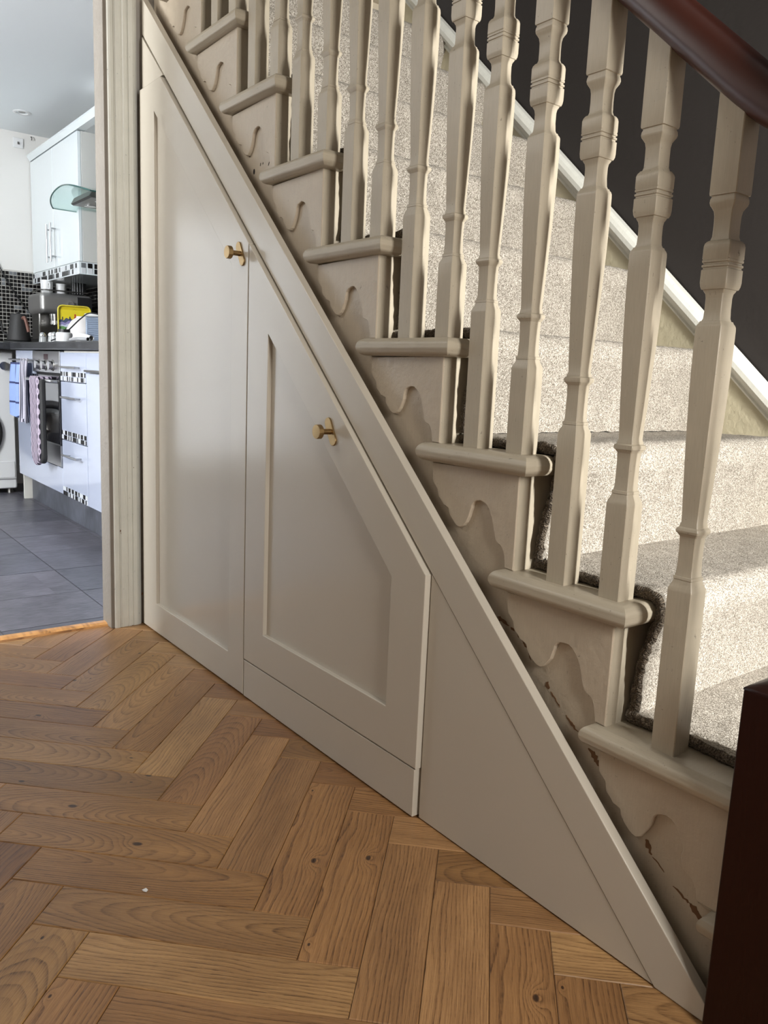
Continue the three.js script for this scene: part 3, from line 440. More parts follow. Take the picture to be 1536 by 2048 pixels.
// ---------- kitchen ----------
const kz = -0.25; // fronts of the base units
function strips(parent, x0, x1, y0, y1, z, seed, ax = 'z', n = 22) { // two rows of small mixed tiles let into the front
  const R = rng(seed), G = { b: [], g: [], w: [] }, h = (y1 - y0) / 2;
  for (let r = 0; r < 2; r++) for (let i = 0; i < n; i++) { const w = (x1 - x0) / n, a = x0 + i * w + w * 0.16, b = x0 + (i + 1) * w - w * 0.16, q = R(), k = q < 0.50 ? 'b' : q < 0.62 ? 'g' : 'w'; G[k].push(ax === 'z' ? bx(a, b, y0 + r * h + 0.0015, y0 + (r + 1) * h - 0.0015, z, z + 0.0025) : bx(z, z + 0.0025, y0 + r * h + 0.0015, y0 + (r + 1) * h - 0.0015, a, b)); }
  const q = [['b', M.tileBlack], ['g', M.tileGrey], ['w', M.tileWhite]]; for (const [k, m] of q) if (G[k].length) { mesh('mosaic_strip', G[k], m, parent).userData.kind = 'stuff'; }
}
const barHandle = (parent, p0, p1, off, m = M.steel, r = 0.005) => { // bar on two short posts, standing off in +z
  const [x0, y0, z0] = p0, [x1, y1] = p1; const g = []; const v = Math.abs(y1 - y0) > Math.abs(x1 - x0);
  g.push(v ? cyl(r, r, Math.abs(y1 - y0), [x0, (y0 + y1) / 2, z0 + off], 'y', 12) : cyl(r, r, Math.abs(x1 - x0), [(x0 + x1) / 2, y0, z0 + off], 'x', 12));
  for (const t of [0.14, 0.86]) g.push(cyl(r * 0.8, r * 0.8, off, [x0 + (x1 - x0) * t, y0 + (y1 - y0) * t, z0 + off / 2], 'z', 10));
  return mesh('handle', g, m, parent);
};
{ // base units
  const t = thing('drawer_unit', 'white kitchen drawer unit with three mosaic-striped drawer fronts beside the oven', 'drawers');
  mesh('carcass', bx(-3.888, -3.488, 0.15, 0.868, -0.84, kz - 0.02), M.carcass, t);
  for (const [y0, y1, hy] of [[0.722, 0.860, 0.790], [0.4345, 0.719, 0.646], [0.152, 0.4315, 0.364]]) {
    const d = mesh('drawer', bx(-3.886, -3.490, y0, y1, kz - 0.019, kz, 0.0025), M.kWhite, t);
    strips(d, -3.884, -3.492, y0 + 0.001, y0 + 0.047, kz - 0.0005, Math.round(y0 * 1000));
    barHandle(d, [-3.79, hy, kz], [-3.55, hy, kz], 0.03);
  }
  const c = thing('base_cabinet', 'white base cabinet half hidden by the door lining, right of the drawers', 'cabinet');
  mesh('carcass', bx(-3.486, -2.88, 0.15, 0.868, -0.84, kz - 0.02), M.carcass, c);
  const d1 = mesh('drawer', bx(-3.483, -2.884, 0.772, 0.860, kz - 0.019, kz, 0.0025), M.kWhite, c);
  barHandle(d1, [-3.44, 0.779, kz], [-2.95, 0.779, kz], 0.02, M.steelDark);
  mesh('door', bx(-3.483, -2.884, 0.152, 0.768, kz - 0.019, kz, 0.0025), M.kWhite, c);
  const f = thing('corner_panel', 'plain pale blue-white end panel between washing machine and oven', 'panel');
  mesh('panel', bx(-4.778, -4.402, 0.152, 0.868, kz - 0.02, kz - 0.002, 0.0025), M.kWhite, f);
  mesh('side', bx(-4.778, -4.758, 0.0, 0.868, -0.82, kz - 0.021), M.carcass, f);
  const pl = mesh('plinth', bx(-4.74, -2.88, 0.001, 0.148, -0.328, -0.312), M.plinth); tag(pl, 'grey slate-look plinth under the white kitchen units', 'plinth');
  const w = mesh('worktop', [slab([[-5.4, -0.849], [-2.86, -0.849], [-2.86, -0.236], [-4.84, -0.236], [-4.84, 2.0 - 0.75], [-5.4, 1.25]], 0.872, 0.912, 0.006)], M.worktop); tag(w, 'dark grey slate-look laminate kitchen worktop with rounded edge', 'worktop');
}
{ // oven
  const o = thing('oven', 'stainless built-under oven with black glass door and three round knobs', 'oven');
  mesh('casing', bx(-4.398, -3.892, 0.285, 0.866, -0.80, kz - 0.02), M.blackMatt, o);
  mesh('control_panel', bx(-4.396, -3.893, 0.757, 0.866, kz - 0.02, kz + 0.002, 0.002), M.steel, o);
  mesh('display', bx(-4.17, -4.10, 0.822, 0.85, kz + 0.001, kz + 0.0035), std({ color: C(0.02, 0.005, 0.008), roughness: 0.2, emissive: C(0.5, 0.05, 0.12), emissiveIntensity: 0.02 }), o);
  for (const x of [-4.26, -4.14, -4.01]) { const k = mesh('control_knob', flat(cyl(0.024, 0.021, 0.024, [x, 0.795, kz + 0.013], 'z', 32), 0.5), M.chrome, o); mesh('bezel', new THREE.TorusGeometry(0.026, 0.003, 8, 32).translate(x, 0.795, kz + 0.003), M.steelDark, k); }
  const d = mesh('door', bx(-4.396, -3.893, 0.40, 0.745, kz - 0.02, kz + 0.006, 0.003), M.blackGlass, o);
  mesh('door_band', bx(-4.396, -3.893, 0.29, 0.398, kz - 0.02, kz + 0.006, 0.002), M.steel, d);
  mesh('handle', [tube([[-4.37, 0.715, kz + 0.006], [-4.365, 0.717, kz + 0.04], [-4.33, 0.718, kz + 0.052], [-3.96, 0.718, kz + 0.052], [-3.925, 0.717, kz + 0.04], [-3.92, 0.715, kz + 0.006]], 0.0085, 50, 10)], M.steel, d);
  const ph = mesh('oven_sill', bx(-4.402, -3.892, 0.152, 0.285, kz - 0.02, kz - 0.001, 0.0025), M.kWhite); tag(ph, 'white filler panel directly below the oven', 'panel');
}
{ // washing machine, facing along the room
  const w = thing('washing_machine', 'white front-loading washing machine at the far left, mostly out of frame', 'washing machine');
  mesh('cabinet', bx(-5.39, -4.985, 0.03, 0.862, -0.285, 0.31, 0.012), M.whitePl, w);
  mesh('front_panel', bx(-4.99, -4.972, 0.09, 0.855, -0.280, 0.305, 0.008), M.whitePl, w);
  const r = mesh('door', new THREE.TorusGeometry(0.175, 0.022, 12, 48).rotateY(Math.PI / 2).translate(-4.966, 0.377, -0.01), M.blackMatt, w);
  const gl = lathe([[0, 0.035], [0.08, 0.028], [0.13, 0.012], [0.16, 0]], 40); gl.rotateZ(-Math.PI / 2); gl.translate(-4.97, 0.377, -0.01); mesh('door_glass', gl, M.blackGlass, r);
  mesh('programme_dial', flat(cyl(0.026, 0.024, 0.02, [-4.963, 0.775, -0.225], 'x', 28), 0.5), M.chrome, w);
  mesh('drawer', bx(-4.974, -4.968, 0.735, 0.84, 0.09, 0.29, 0.004), M.whitePl, w);
  mesh('filter_flap', bx(-4.974, -4.968, 0.10, 0.20, -0.27, -0.15, 0.003), M.whitePl, w);
  for (const z of [-0.25, 0.27]) mesh('foot', cyl(0.018, 0.014, 0.03, [-5.03, 0.015, z]), M.steelDark, w);
}
{ // mosaic splashback, as the tiling of the two kitchen walls
  const g = { a: [], b: [], c: [] }; const p = 0.0235, R = rng(31); const tile = (x0, x1, y0, y1, z0, z1) => { const q = R(); (q < 0.82 ? g.a : q < 0.93 ? g.b : g.c).push(bx(x0, x1, y0, y1, z0, z1)); };
  const bed = [bx(-5.405, -5.402, 0.912, 1.378, -0.85, 1.2), bx(-5.405, -2.86, 0.912, 1.378, -0.853, -0.850)];
  mesh('tile_bed', bed, M.grout, kback);
  for (let j = 0; j < 19; j++) { const y0 = 0.925 + j * p, y1 = y0 + 0.0195; for (let i = 0; i < 50; i++) { const z0 = -0.84 + i * p; tile(-5.4025, -5.3995, y0, y1, z0, z0 + 0.0195); } for (let i = 0; i < 108; i++) { const x0 = -5.395 + i * p; tile(x0, x0 + 0.0195, y0, y1, -0.8505, -0.8475); } }
  for (const [k, m] of [['a', M.tileBlack], ['b', std({ color: C(0.03, 0.03, 0.03), roughness: 0.2 })], ['c', M.tileGrey]]) mesh('mosaic_tile', g[k], m, kback).userData.kind = 'stuff';
}
{ // wall cabinet
  const u = thing('wall_cabinet', 'glossy white kitchen wall cupboard with two long bar handles', 'cabinet');
  const zf = -0.518, x0 = -5.398, x1 = -4.43, xm = (x0 + x1) / 2;
  mesh('carcass', bx(x0, x1, 1.368, 2.052, -0.849, zf - 0.02, 0.002), std({ color: C(0.60, 0.60, 0.57), roughness: 0.35 }), u);
  for (const [a, b, h] of [[x0 + 0.001, xm - 0.0015, xm - 0.04], [xm + 0.0015, x1, xm + 0.04]]) { const d = mesh('door', bx(a, b, 1.37, 2.05, zf - 0.019, zf, 0.0025), M.kWhiteLit, u); barHandle(d, [h, 1.40, zf], [h, 1.62, zf], 0.03, M.steel, 0.006); }
  const pm = mesh('pelmet', bx(x0, x1, 1.300, 1.367, -0.849, zf + 0.002, 0.001), M.kWhiteLit, u);
  strips(pm, x0 + 0.01, x1 - 0.005, 1.305, 1.363, zf + 0.0015, 91, 'z', 30); strips(pm, -0.845, zf - 0.004, 1.305, 1.363, x1 - 0.0005, 93, 'x', 9);
  const c = mesh('cornice', prism([[0, 0], [0.044, 0], [0.047, 0.006], [0.060, 0.026], [0.060, 0.036], [0, 0.036]], 0, 2.54), M.kWhiteLit); 
  { const p = c.geometry.attributes.position; for (let i = 0; i < p.count; i++) { const a = p.getX(i), b = p.getY(i), l = p.getZ(i); p.setXYZ(i, -5.398 + l, 2.055 + b, -0.56 + a); } c.geometry.computeVertexNormals(); }
  tag(c, 'white moulded cornice running above the kitchen wall cupboards', 'cornice');
}
{ // cooker hood
  const h = thing('cooker_hood', 'steel cooker hood with a curved pale green glass canopy', 'cooker hood');
  const pos = [], idx = [], n = 24, m = 14, th = 0.006; const xc = -4.145, hw = 0.318;
  const P = (i, j, top) => { const t = i / n * 2 - 1, zf = -0.345 - 0.05 * t * t * t * t, z = -0.83 + (zf + 0.83) * j / m; return [xc + hw * t, 1.630 + 0.058 * (1 - Math.pow(Math.abs(t), 1.8)) + (top ? th : 0), z]; };
  for (const top of [0, 1]) for (let i = 0; i <= n; i++) for (let j = 0; j <= m; j++) pos.push(...P(i, j, top));
  const id = (i, j, t) => t * (n + 1) * (m + 1) + i * (m + 1) + j;
  const q = (a, b, c, d) => idx.push(a, b, c, a, c, d);
  for (let i = 0; i < n; i++) for (let j = 0; j < m; j++) { q(id(i, j, 1), id(i, j + 1, 1), id(i + 1, j + 1, 1), id(i + 1, j, 1)); q(id(i, j, 0), id(i + 1, j, 0), id(i + 1, j + 1, 0), id(i, j + 1, 0)); }
  const g = new THREE.BufferGeometry(); g.setAttribute('position', new THREE.Float32BufferAttribute(pos, 3)); g.setIndex(idx); g.computeVertexNormals();
  mesh('glass_canopy', g, phy({ color: C(0.86, 0.95, 0.93), transmission: 0.94, thickness: 0, roughness: 0.05, ior: 1.5, specularIntensity: 1 }), h);
  const rim = []; for (let i = 0; i <= n; i++) { const a = P(i, m, 0); rim.push([a[0], a[1] + 0.003, a[2] + 0.001]); } const sl = [], sr = []; for (let j = 0; j <= m; j += 2) { const a = P(0, j, 0), b = P(n, j, 0); sl.push([a[0], a[1] + 0.003, a[2]]); sr.push([b[0], b[1] + 0.003, b[2]]); }
  const edge = phy({ color: C(0.03, 0.10, 0.09), roughness: 0.15 });
  mesh('glass_edge', tube(rim, 0.0038, 60, 8), edge, h); mesh('glass_edge', tube(sl, 0.003, 30, 8), phy({ color: C(0.2, 0.36, 0.33), roughness: 0.15 }), h); mesh('glass_edge', tube(sr, 0.0034, 30, 8), edge, h);
  const b = mesh('body', prism([[-0.849, 1.634], [-0.452, 1.634], [-0.440, 1.641], [-0.456, 1.672], [-0.47, 1.678], [-0.849, 1.678]].map(([z, y]) => [z, y]), 0, 0.31, 0.003), M.steelDark, h);
  { const p = b.geometry.attributes.position; for (let i = 0; i < p.count; i++) { const z = p.getX(i), y = p.getY(i), l = p.getZ(i); p.setXYZ(i, -3.99 - l, y, z); } b.geometry.computeVertexNormals(); boxUV(b.geometry); }
  for (const x of [-4.23, -4.06]) mesh('lamp_cover', flat(cyl(0.03, 0.03, 0.006, [x, 1.633, -0.52]), 0.5), M.chrome, h);
  for (const [a, c] of [[-4.29, -4.15], [-4.14, -4.0]]) mesh('grease_filter', bx(a, c, 1.630, 1.6345, -0.82, -0.58), M.steel, h);
  mesh('chimney', bx(-4.27, -4.03, 1.675, 2.215, -0.849, -0.60, 0.003), std({ color: C(0.72, 0.73, 0.74), roughness: 0.3, metalness: 0.6 }), h);
}
{ // worktop clutter
  const k = thing('kettle', 'matt black tapered kettle with a slanted copper handle', 'kettle', [-4.97, 0.912, -0.318]);
  const kb = lathe([[0, 0.012], [0.066, 0.012], [0.068, 0.02], [0.064, 0.045], [0.052, 0.11], [0.047, 0.15], [0.045, 0.168], [0.040, 0.172], [0, 0.174]], 40); mesh('body', kb, M.blackMatt, k);
  mesh('power_base', lathe([[0, 0], [0.085, 0], [0.087, 0.004], [0.083, 0.012], [0, 0.013]], 40), M.black, k);
  mesh('handle', flat(tube([[0.052, 0.146, -0.012], [0.066, 0.15, -0.016], [0.075, 0.135, -0.022], [0.078, 0.10, -0.03], [0.079, 0.068, -0.036]], 0.010, 24, 10), 0.9), M.copper, k);
  mesh('lid_knob', lathe([[0, 0.172], [0.010, 0.173], [0.012, 0.18], [0.007, 0.184], [0, 0.185]], 20), M.black, k);
  mesh('spout', tube([[-0.03, 0.04, 0.045], [-0.05, 0.06, 0.075], [-0.05, 0.11, 0.085], [-0.055, 0.155, 0.11]], 0.006, 24, 10), M.blackMatt, k);
  const e = thing('espresso_machine', 'brushed steel espresso machine with black drip area standing in the corner', 'coffee machine', [-5.13, 0.912, -0.60]);
  mesh('head', bx(-0.15, 0.17, 0.19, 0.315, -0.16, 0.155, 0.03), std({ color: C(0.40, 0.39, 0.38), roughness: 0.3, metalness: 0.7 }), e);
  mesh('control_face', bx(0.168, 0.176, 0.205, 0.30, -0.15, -0.06, 0.003), M.black, e);
  mesh('column', bx(-0.15, 0.02, 0.03, 0.2, -0.15, 0.13, 0.012), M.steelDark, e);
  mesh('base_tray', bx(-0.15, 0.17, 0.0, 0.035, -0.155, 0.145, 0.008), M.black, e);
  mesh('group_head', cyl(0.032, 0.036, 0.045, [0.10, 0.172, 0.05]), M.chrome, e);
  const pf = mesh('portafilter', cyl(0.033, 0.030, 0.03, [0.10, 0.142, 0.05]), M.chrome, e); mesh('handle', tube([[0.12, 0.142, 0.045], [0.2, 0.125, 0.03], [0.24, 0.07, 0.0]], 0.011, 20, 10), M.black, pf);
  mesh('cup_rail', tube([[-0.13, 0.33, 0.13], [0.14, 0.33, 0.13], [0.15, 0.33, 0.1], [0.15, 0.33, -0.13]], 0.004, 40, 8), M.steelDark, e);
  mesh('dial', flat(cyl(0.02, 0.019, 0.016, [0.178, 0.25, -0.02], 'x', 28), 0.5), M.chrome, e);
  const mugG = () => [lathe([[0, 0.003], [0.030, 0], [0.033, 0.004], [0.037, 0.075], [0.0385, 0.078], [0.035, 0.077], [0.031, 0.008], [0, 0.008]], 32)];
  const m1 = thing('mug', 'larger white mug on top of the coffee machine, left of the small one', 'mug', [-5.08, 1.228, -0.515]); mesh('cup', mugG(), M.whitePl, m1); mesh('handle', new THREE.TorusGeometry(0.022, 0.005, 8, 24).translate(0.05, 0.04, 0), M.whitePl, m1);
  const m2 = thing('mug', 'small white espresso cup between mug and black tumbler', 'mug', [-5.06, 1.228, -0.595]); const c2 = mesh('cup', mugG(), M.whitePl, m2); c2.scale.setScalar(0.8);
  const tu = thing('tumbler', 'ribbed black tumbler on top of the coffee machine', 'tumbler', [-5.02, 1.2315, -0.69]);
  { const g = []; for (let i = 0; i < 14; i++) { const a = i / 14 * 6.283; g.push(cyl(0.009, 0.0095, 0.1, [0.036 * Math.cos(a), 0.05, 0.036 * Math.sin(a)], 'y', 10)); } mesh('ribbed_wall', g, M.black, tu); mesh('liner', lathe([[0, 0.004], [0.036, 0.002], [0.038, 0.102], [0.044, 0.104], [0.044, 0.098], [0.034, 0.098], [0.033, 0.01], [0, 0.01]], 32), M.black, tu); }
  // tin tray with a printed town view
  const W = 256, H = 256; const cv = document.createElement('canvas'); cv.width = W; cv.height = H; const x = cv.getContext('2d');
  x.fillStyle = '#d8c62a'; x.fillRect(0, 0, W, H); x.fillStyle = '#cbb51c'; x.fillRect(0, 0, W, 30);
  const hill = (c, y, a, f) => { x.fillStyle = c; x.beginPath(); x.moveTo(0, H); for (let i = 0; i <= W; i += 4) x.lineTo(i, y + a * Math.sin(i * f) + a * 0.6 * Math.sin(i * f * 2.7 + 1)); x.lineTo(W, H); x.fill(); };
  hill('#46506a', 92, 7, 0.06); hill('#8c86b4', 108, 6, 0.045); hill('#c9cde0', 126, 5, 0.05); hill('#5d8a52', 136, 6, 0.04); hill('#3f6b3c', 165, 6, 0.05); hill('#a8552c', 188, 5, 0.06); hill('#c8913a', 215, 6, 0.05);
  const spire = (cx, y, w, h, c) => { x.fillStyle = c; x.fillRect(cx - w / 2, y - h, w, h); x.beginPath(); x.moveTo(cx - w * 0.7, y - h); x.lineTo(cx, y - h * 1.7); x.lineTo(cx + w * 0.7, y - h); x.fill(); };
  spire(34, 98, 8, 14, '#2b3044'); spire(92, 98, 9, 16, '#2b3044'); spire(200, 100, 9, 16, '#2b3044'); spire(58, 200, 10, 34, '#2a2c22');
  x.fillStyle = '#a3262a'; x.fillRect(122, 130, 26, 66); x.fillRect(114, 108, 42, 10); spire(135, 118, 16, 34, '#b02c2c'); x.beginPath(); x.arc(135, 62, 7, 0, 7); x.fill(); x.fillRect(108, 190, 54, 40);
  for (let i = 0; i < 40; i++) { const R = hash2(i, 3, 9), S = hash2(i, 7, 9); x.fillStyle = ['#d8542a', '#e3b040', '#40502c', '#e8dfc8', '#7a2f22'][i % 5]; x.fillRect(R * W, 190 + S * 60, 10 + 8 * S, 8); }
  x.fillStyle = '#2a2c22'; for (let i = 0; i < 3; i++) x.fillRect(118 + i * 10, 26 - i % 2 * 3, 6, 2);
  const tt = new THREE.CanvasTexture(cv); tt.colorSpace = THREE.SRGBColorSpace;
  const tr = thing('tray', 'yellow tin tray printed with a town view, propped upright', 'tray', [-4.50, 0.914, -0.505], 1.42);
  const rr = (w, h, r) => { const o = []; for (const [cx, cy, a0] of [[w - r, h - r, 0], [-w + r, h - r, 1], [-w + r, -h + r, 2], [w - r, -h + r, 3]]) for (let i = 0; i <= 6; i++) { const a = (a0 + i / 6) * Math.PI / 2; o.push([cx + r * Math.cos(a), cy + h + r * Math.sin(a)]); } return o; };
  const rim2 = mesh('rim', prism(rr(0.090, 0.108, 0.028), -0.004, 0.012, 0.002, [rr(0.083, 0.101, 0.022).map(([a, b]) => [a, b + 0.007])]), std({ color: C(0.62, 0.52, 0.05), roughness: 0.3 }), tr);
  const pg = prism(rr(0.0835, 0.1015, 0.022).map(([a, b]) => [a, b + 0.0065]), -0.003, 0.001); { const p = pg.attributes.position, u = pg.attributes.uv; for (let i = 0; i < p.count; i++) u.setXY(i, (p.getX(i) + 0.085) / 0.17, p.getY(i) / 0.215); } mesh('printed_face', pg, std({ map: tt, roughness: 0.3 }), tr);
  tr.rotation.x = 0; 
  // dish rack with plate, box and small things in front
  const pt = thing('bowl', 'white bowl turned upside down in front of the yellow tray', 'bowl', [-4.22, 0.913, -0.475]);
  mesh('bowl_wall', lathe([[0.104, 0], [0.107, 0.002], [0.106, 0.012], [0.103, 0.03], [0.096, 0.065], [0.084, 0.095], [0.066, 0.120], [0.045, 0.136], [0.043, 0.1375], [0.042, 0.144], [0.038, 0.144], [0.037, 0.138], [0, 0.139], [0, 0.133], [0.04, 0.130], [0.062, 0.115], [0.08, 0.092], [0.092, 0.063], [0.099, 0.03], [0.101, 0.004], [0.104, 0]], 56), std({ color: C(0.66, 0.62, 0.60), roughness: 0.3 }), pt);
  const bl = thing('storage_caddy', 'blue-grey ribbed plastic caddy at the right end of the worktop', 'caddy', [-4.03, 0.913, -0.475], 1.25);
  { const g = []; for (let i = 0; i < 11; i++) g.push(bx(-0.045, 0.065, 0.012 + i * 0.0105, 0.019 + i * 0.0105, 0.062, 0.067, 0.001)); mesh('ribbed_front', g, std({ color: C(0.22, 0.27, 0.36), roughness: 0.5 }), bl); mesh('tub', bx(-0.05, 0.07, 0, 0.135, -0.05, 0.063, 0.008), std({ color: C(0.30, 0.36, 0.46), roughness: 0.45 }), bl); mesh('lid', bx(-0.055, 0.075, 0.134, 0.150, -0.055, 0.068, 0.006), M.whitePl, bl); }
  const kn = thing('knife_block', 'black knife block with steel-tipped handles behind the caddy', 'knife block', [-4.24, 0.913, -0.70], 0.3);
  mesh('block', prism([[-0.06, 0], [0.05, 0], [0.03, 0.19], [-0.07, 0.15]], -0.05, 0.05, 0.004), M.black, kn);
  for (let i = 0; i < 4; i++) mesh('knife_handle', tube([[-0.04 + (i % 2) * 0.04, 0.16 + (i % 2) * 0.01, -0.03 + i * 0.02], [-0.055 + (i % 2) * 0.04, 0.235 + i * 0.008, -0.03 + i * 0.02]], 0.008, 8, 8), i === 1 ? M.steel : M.black, kn);
  const fl = thing('jar', 'small white jar with a black screw lid at the worktop edge', 'jar', [-3.93, 0.913, -0.285]); mesh('body', lathe([[0, 0], [0.036, 0], [0.039, 0.004], [0.039, 0.040], [0.034, 0.046], [0, 0.046]], 32), M.whitePl, fl); mesh('lid', flat(cyl(0.029, 0.029, 0.016, [0, 0.053, 0]), 0.5), M.black, fl);
  const st = thing('hand_blender', 'white and grey looped-handle gadget lying beside the jar', 'gadget', [-3.72, 0.913, -0.31]);
  mesh('body', flat(tube([[-0.14, 0.014, 0.0], [-0.06, 0.028, 0.005], [0.04, 0.026, 0.005], [0.13, 0.016, 0.0]], 0.012, 40, 12), 0.9), M.whitePl, st); mesh('handle', tube([[-0.13, 0.010, 0.018], [0.0, 0.012, 0.026], [0.14, 0.010, 0.018]], 0.009, 30, 10), std({ color: C(0.33, 0.33, 0.34), roughness: 0.4 }), st);
  const shk = (p, lab, c) => { const s = thing('shaker', lab, 'shaker', p, 0, 'shakers beside the kettle'); mesh('glass', lathe([[0, 0.002], [0.018, 0], [0.020, 0.004], [0.017, 0.03], [0.015, 0.036], [0, 0.036]], 24), phy({ color: C(0.8, 0.82, 0.82), roughness: 0.1, transmission: 0.6, thickness: 0 }), s); mesh('cap', lathe([[0.016, 0.035], [0.017, 0.043], [0.012, 0.053], [0, 0.056]], 24), c, s); };
  shk([-4.44, 0.913, -0.315], 'steel-capped glass shaker nearest the kettle', M.chrome); shk([-4.36, 0.913, -0.34], 'glass shaker with a white dome cap between two others', M.whitePl); shk([-4.25, 0.913, -0.325], 'steel-capped glass shaker farthest from the kettle', M.chrome);
  const cd = mesh('power_cable', tube([[-4.22, 0.922, -0.30], [-4.14, 0.945, -0.33], [-4.07, 0.985, -0.355], [-3.99, 1.035, -0.385], [-3.92, 1.062, -0.41], [-3.90, 1.055, -0.47]], 0.0035, 60, 8), M.black); tag(cd, 'black cable looping up in front of the plate and caddy', 'cable');
  const w2 = mesh('hanging_cable', tube([[-5.394, 1.62, -0.18], [-5.393, 1.44, -0.29], [-5.392, 1.30, -0.36], [-5.39, 1.19, -0.43], [-5.37, 1.09, -0.50], [-5.35, 0.96, -0.52], [-5.34, 0.916, -0.50]], 0.0035, 60, 8), M.black); tag(w2, 'thin black cable hanging diagonally over the mosaic wall', 'cable');
  const pp = mesh('pepper_pot', lathe([[0, 0], [0.016, 0], [0.017, 0.006], [0.012, 0.02], [0.015, 0.034], [0.008, 0.046], [0, 0.047]], 24), M.black); pp.position.set(-4.53, 0.913, -0.36); tag(pp, 'little black pot beside the kettle base', 'pot');
}
{ // tea towels and oven glove hanging on the oven front and the rail beside it
  const cloth = (name, label, x0, x1, y0, y1, zt, folds, mat, seed, amp = 0.010, cat = 'towel') => {
    const n = 40, m = 30, pos = [], uv = [], idx = []; const R = rng(seed), ph = R() * 6, wv = [];
    for (const side of [0, 1]) for (let j = 0; j <= m; j++) for (let i = 0; i <= n; i++) { const s = i / n, t = j / m, xx = x0 + (x1 - x0) * (s + 0.04 * (t) * Math.sin(s * 5 + ph)), y = y1 + (y0 - y1) * t - 0.012 * t * Math.sin(s * 7 + ph), f = amp * (0.35 + 0.65 * t) * Math.sin(s * folds * 6.283 + ph + 0.7 * Math.sin(t * 3)); pos.push(xx, y, zt + f + (side ? -0.006 : 0.002) - 0.01 * Math.pow(1 - t, 6)); uv.push((xx - x0) * 1, (y1 - y) * 1); }
    const K = (n + 1) * (m + 1); for (const sd of [0, 1]) for (let j = 0; j < m; j++) for (let i = 0; i < n; i++) { const a = sd * K + j * (n + 1) + i; if (sd) idx.push(a, a + 1, a + n + 1, a + 1, a + n + 2, a + n + 1); else idx.push(a, a + n + 1, a + 1, a + 1, a + n + 1, a + n + 2); }
    const edge = (list) => { for (let k = 0; k < list.length - 1; k++) { const a = list[k], b = list[k + 1]; idx.push(a, b, a + K, b, b + K, a + K); } };
    const L1 = [], L2 = [], L3 = [], L4 = []; for (let j = 0; j <= m; j++) { L1.push(j * (n + 1)); L2.push(j * (n + 1) + n); } for (let i = 0; i <= n; i++) { L3.push(i); L4.push(m * (n + 1) + i); } edge(L1); edge(L2); edge(L3); edge(L4);
    const g = new THREE.BufferGeometry(); g.setAttribute('position', new THREE.Float32BufferAttribute(pos, 3)); g.setAttribute('uv', new THREE.Float32BufferAttribute(uv, 2)); g.setIndex(idx); g.computeVertexNormals();
    return tag(mesh(name, g, mat), label, cat, null);
  };
  const checkT = dataTex(256, 256, (x, y) => { const a = (x % 84) < 8, b = (y % 84) < 8, n = 10 * (hash2(x, y, 5) - 0.5), q = ((x >> 2) + (y >> 2)) % 2 ? 8 : -8; return a || b ? [52 + n, 60 + n, 100 + n] : [146 + n + q, 168 + n + q, 222 + n]; }); checkT.repeat.set(2.6, 3.0);
  const stripeT = dataTex(256, 256, (x, y) => { const u = x % 32, n = 12 * (hash2(x, y, 6) - 0.5); return u < 11 ? [30 + n, 32 + n, 48 + n] : u < 15 ? [110 + n, 112 + n, 130 + n] : [196 + n, 192 + n, 204 + n]; }); stripeT.repeat.set(10, 1);
  const waveT = dataTex(256, 256, (x, y) => { const u = (x + 8 * Math.sin(y / 256 * 12.566 * 2)) % 43, n = 12 * (hash2(x, y, 7) - 0.5); return u < 19 ? [40 + n, 36 + n, 50 + n] : [188 + n, 174 + n, 190 + n]; }); waveT.repeat.set(6.5, 5);
  cloth('tea_towel', 'pale blue tea towel with dark check lines, leftmost on the rail', -4.80, -4.52, 0.50, 0.80, -0.215, 2.2, std({ map: checkT, roughness: 0.95 }), 3, 0.012);
  cloth('tea_towel', 'dark blue and white striped tea towel hanging in narrow folds', -4.52, -4.40, 0.485, 0.825, -0.212, 2.0, std({ map: stripeT, roughness: 0.95 }), 8, 0.012);
  const rail = thing('towel_rail', 'slim steel towel rail fixed on the pale end panel', 'rail'); mesh('bar', cyl(0.005, 0.005, 0.42, [-4.60, 0.815, -0.222], 'x', 12), M.steel, rail); for (const x of [-4.785, -4.41]) mesh('bracket', cyl(0.006, 0.006, 0.03, [x, 0.815, -0.237], 'z', 12), M.steel, rail);
  const gm = std({ map: waveT, roughness: 0.95 });
  const og = thing('oven_glove', 'double oven glove with dark wavy stripes hung over the oven handle', 'oven glove');
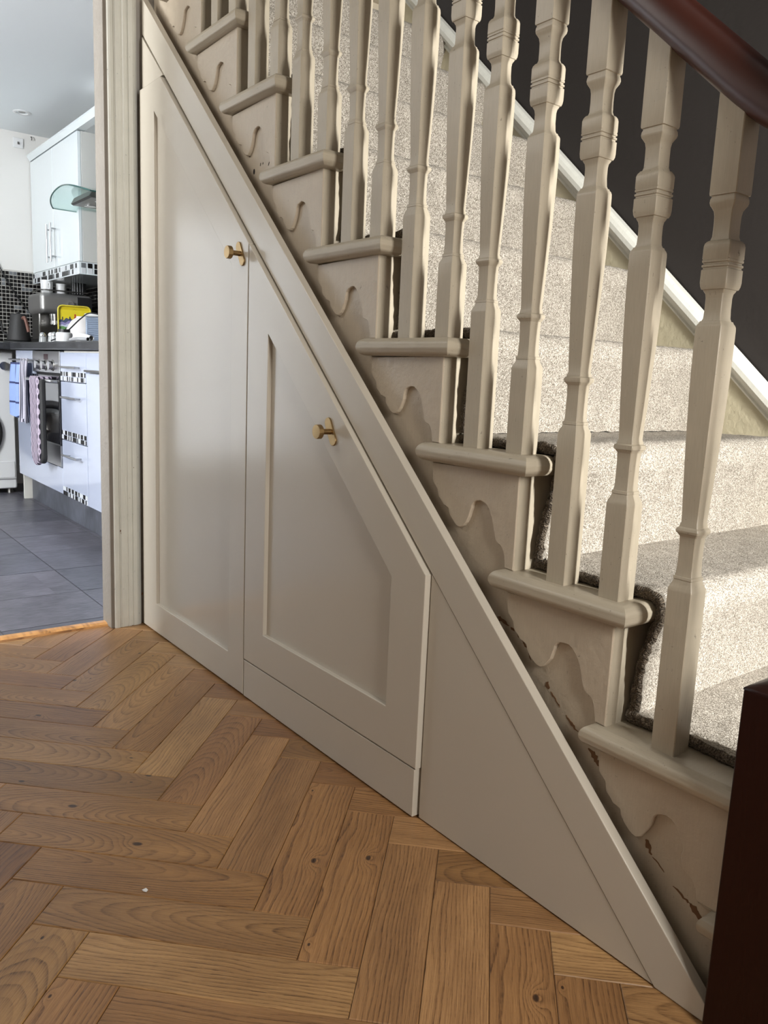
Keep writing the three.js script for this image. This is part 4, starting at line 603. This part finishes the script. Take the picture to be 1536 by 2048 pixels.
  const pad = (x0, x1, y0, y1, z) => { const o = [], w = (x1 - x0) / 2, c = (x0 + x1) / 2; o.push([c - w, y1], [c - w * 0.96, (y0 + y1) / 2]); for (let i = 0; i <= 14; i++) { const a = Math.PI + i / 14 * Math.PI; o.push([c + w * Math.cos(a), y0 + w + w * Math.sin(a)]); } o.push([c + w * 0.96, (y0 + y1) / 2], [c + w, y1]); return prism(o, z, z + 0.026, 0.010, [], 4); };
  mesh('mitt', pad(-4.130, -3.972, 0.285, 0.735, -0.186), gm, og);
  mesh('lining', pad(-4.02, -3.948, 0.30, 0.725, -0.196), M.blackMatt, og);
  mesh('strap', bx(-4.127, -3.975, 0.722, 0.738, -0.234, -0.162, 0.006), gm, og);
}
{ // small fittings
  const d = thing('downlight', 'round recessed ceiling downlight, switched off', 'downlight', [-4.95, 2.22, -0.37]);
  const g = lathe([[0.030, 0.004], [0.030, -0.002], [0.034, -0.005], [0.048, -0.004], [0.050, 0.0]], 40); mesh('ring', g, M.whitePl, d); mesh('lamp', lathe([[0, -0.001], [0.02, 0.0], [0.029, 0.003]], 30), M.steelDark, d);
  const s = thing('wall_switch', 'small white switch plate high on the kitchen wall', 'switch', [-5.405, 2.155, -0.452]);
  mesh('plate', bx(0, 0.009, -0.03, 0.03, -0.03, 0.03, 0.003), M.whitePl, s); mesh('rocker', bx(0.008, 0.014, -0.010, 0.006, -0.006, 0.006, 0.002), M.steelDark, s);
  const hk = mesh('wall_hook', tube([[-5.404, 2.205, -0.53], [-5.39, 2.203, -0.53], [-5.385, 2.19, -0.53], [-5.392, 2.185, -0.53]], 0.003, 16, 8), M.steelDark); tag(hk, 'tiny metal hook just below the kitchen ceiling', 'hook');
  // crumbs on the floor boards
  const cr = thing('paint_flake', 'tiny white paint flake lying on a floor board', 'flake', [-0.8424, 0.0008, 0.4924]); mesh('flake', slab([[-0.004, -0.003], [0.002, -0.004], [0.005, 0.0], [0.001, 0.003], [-0.003, 0.004]], 0, 0.0012), M.whitePl, cr);
}
renderer.render(scene, camera);
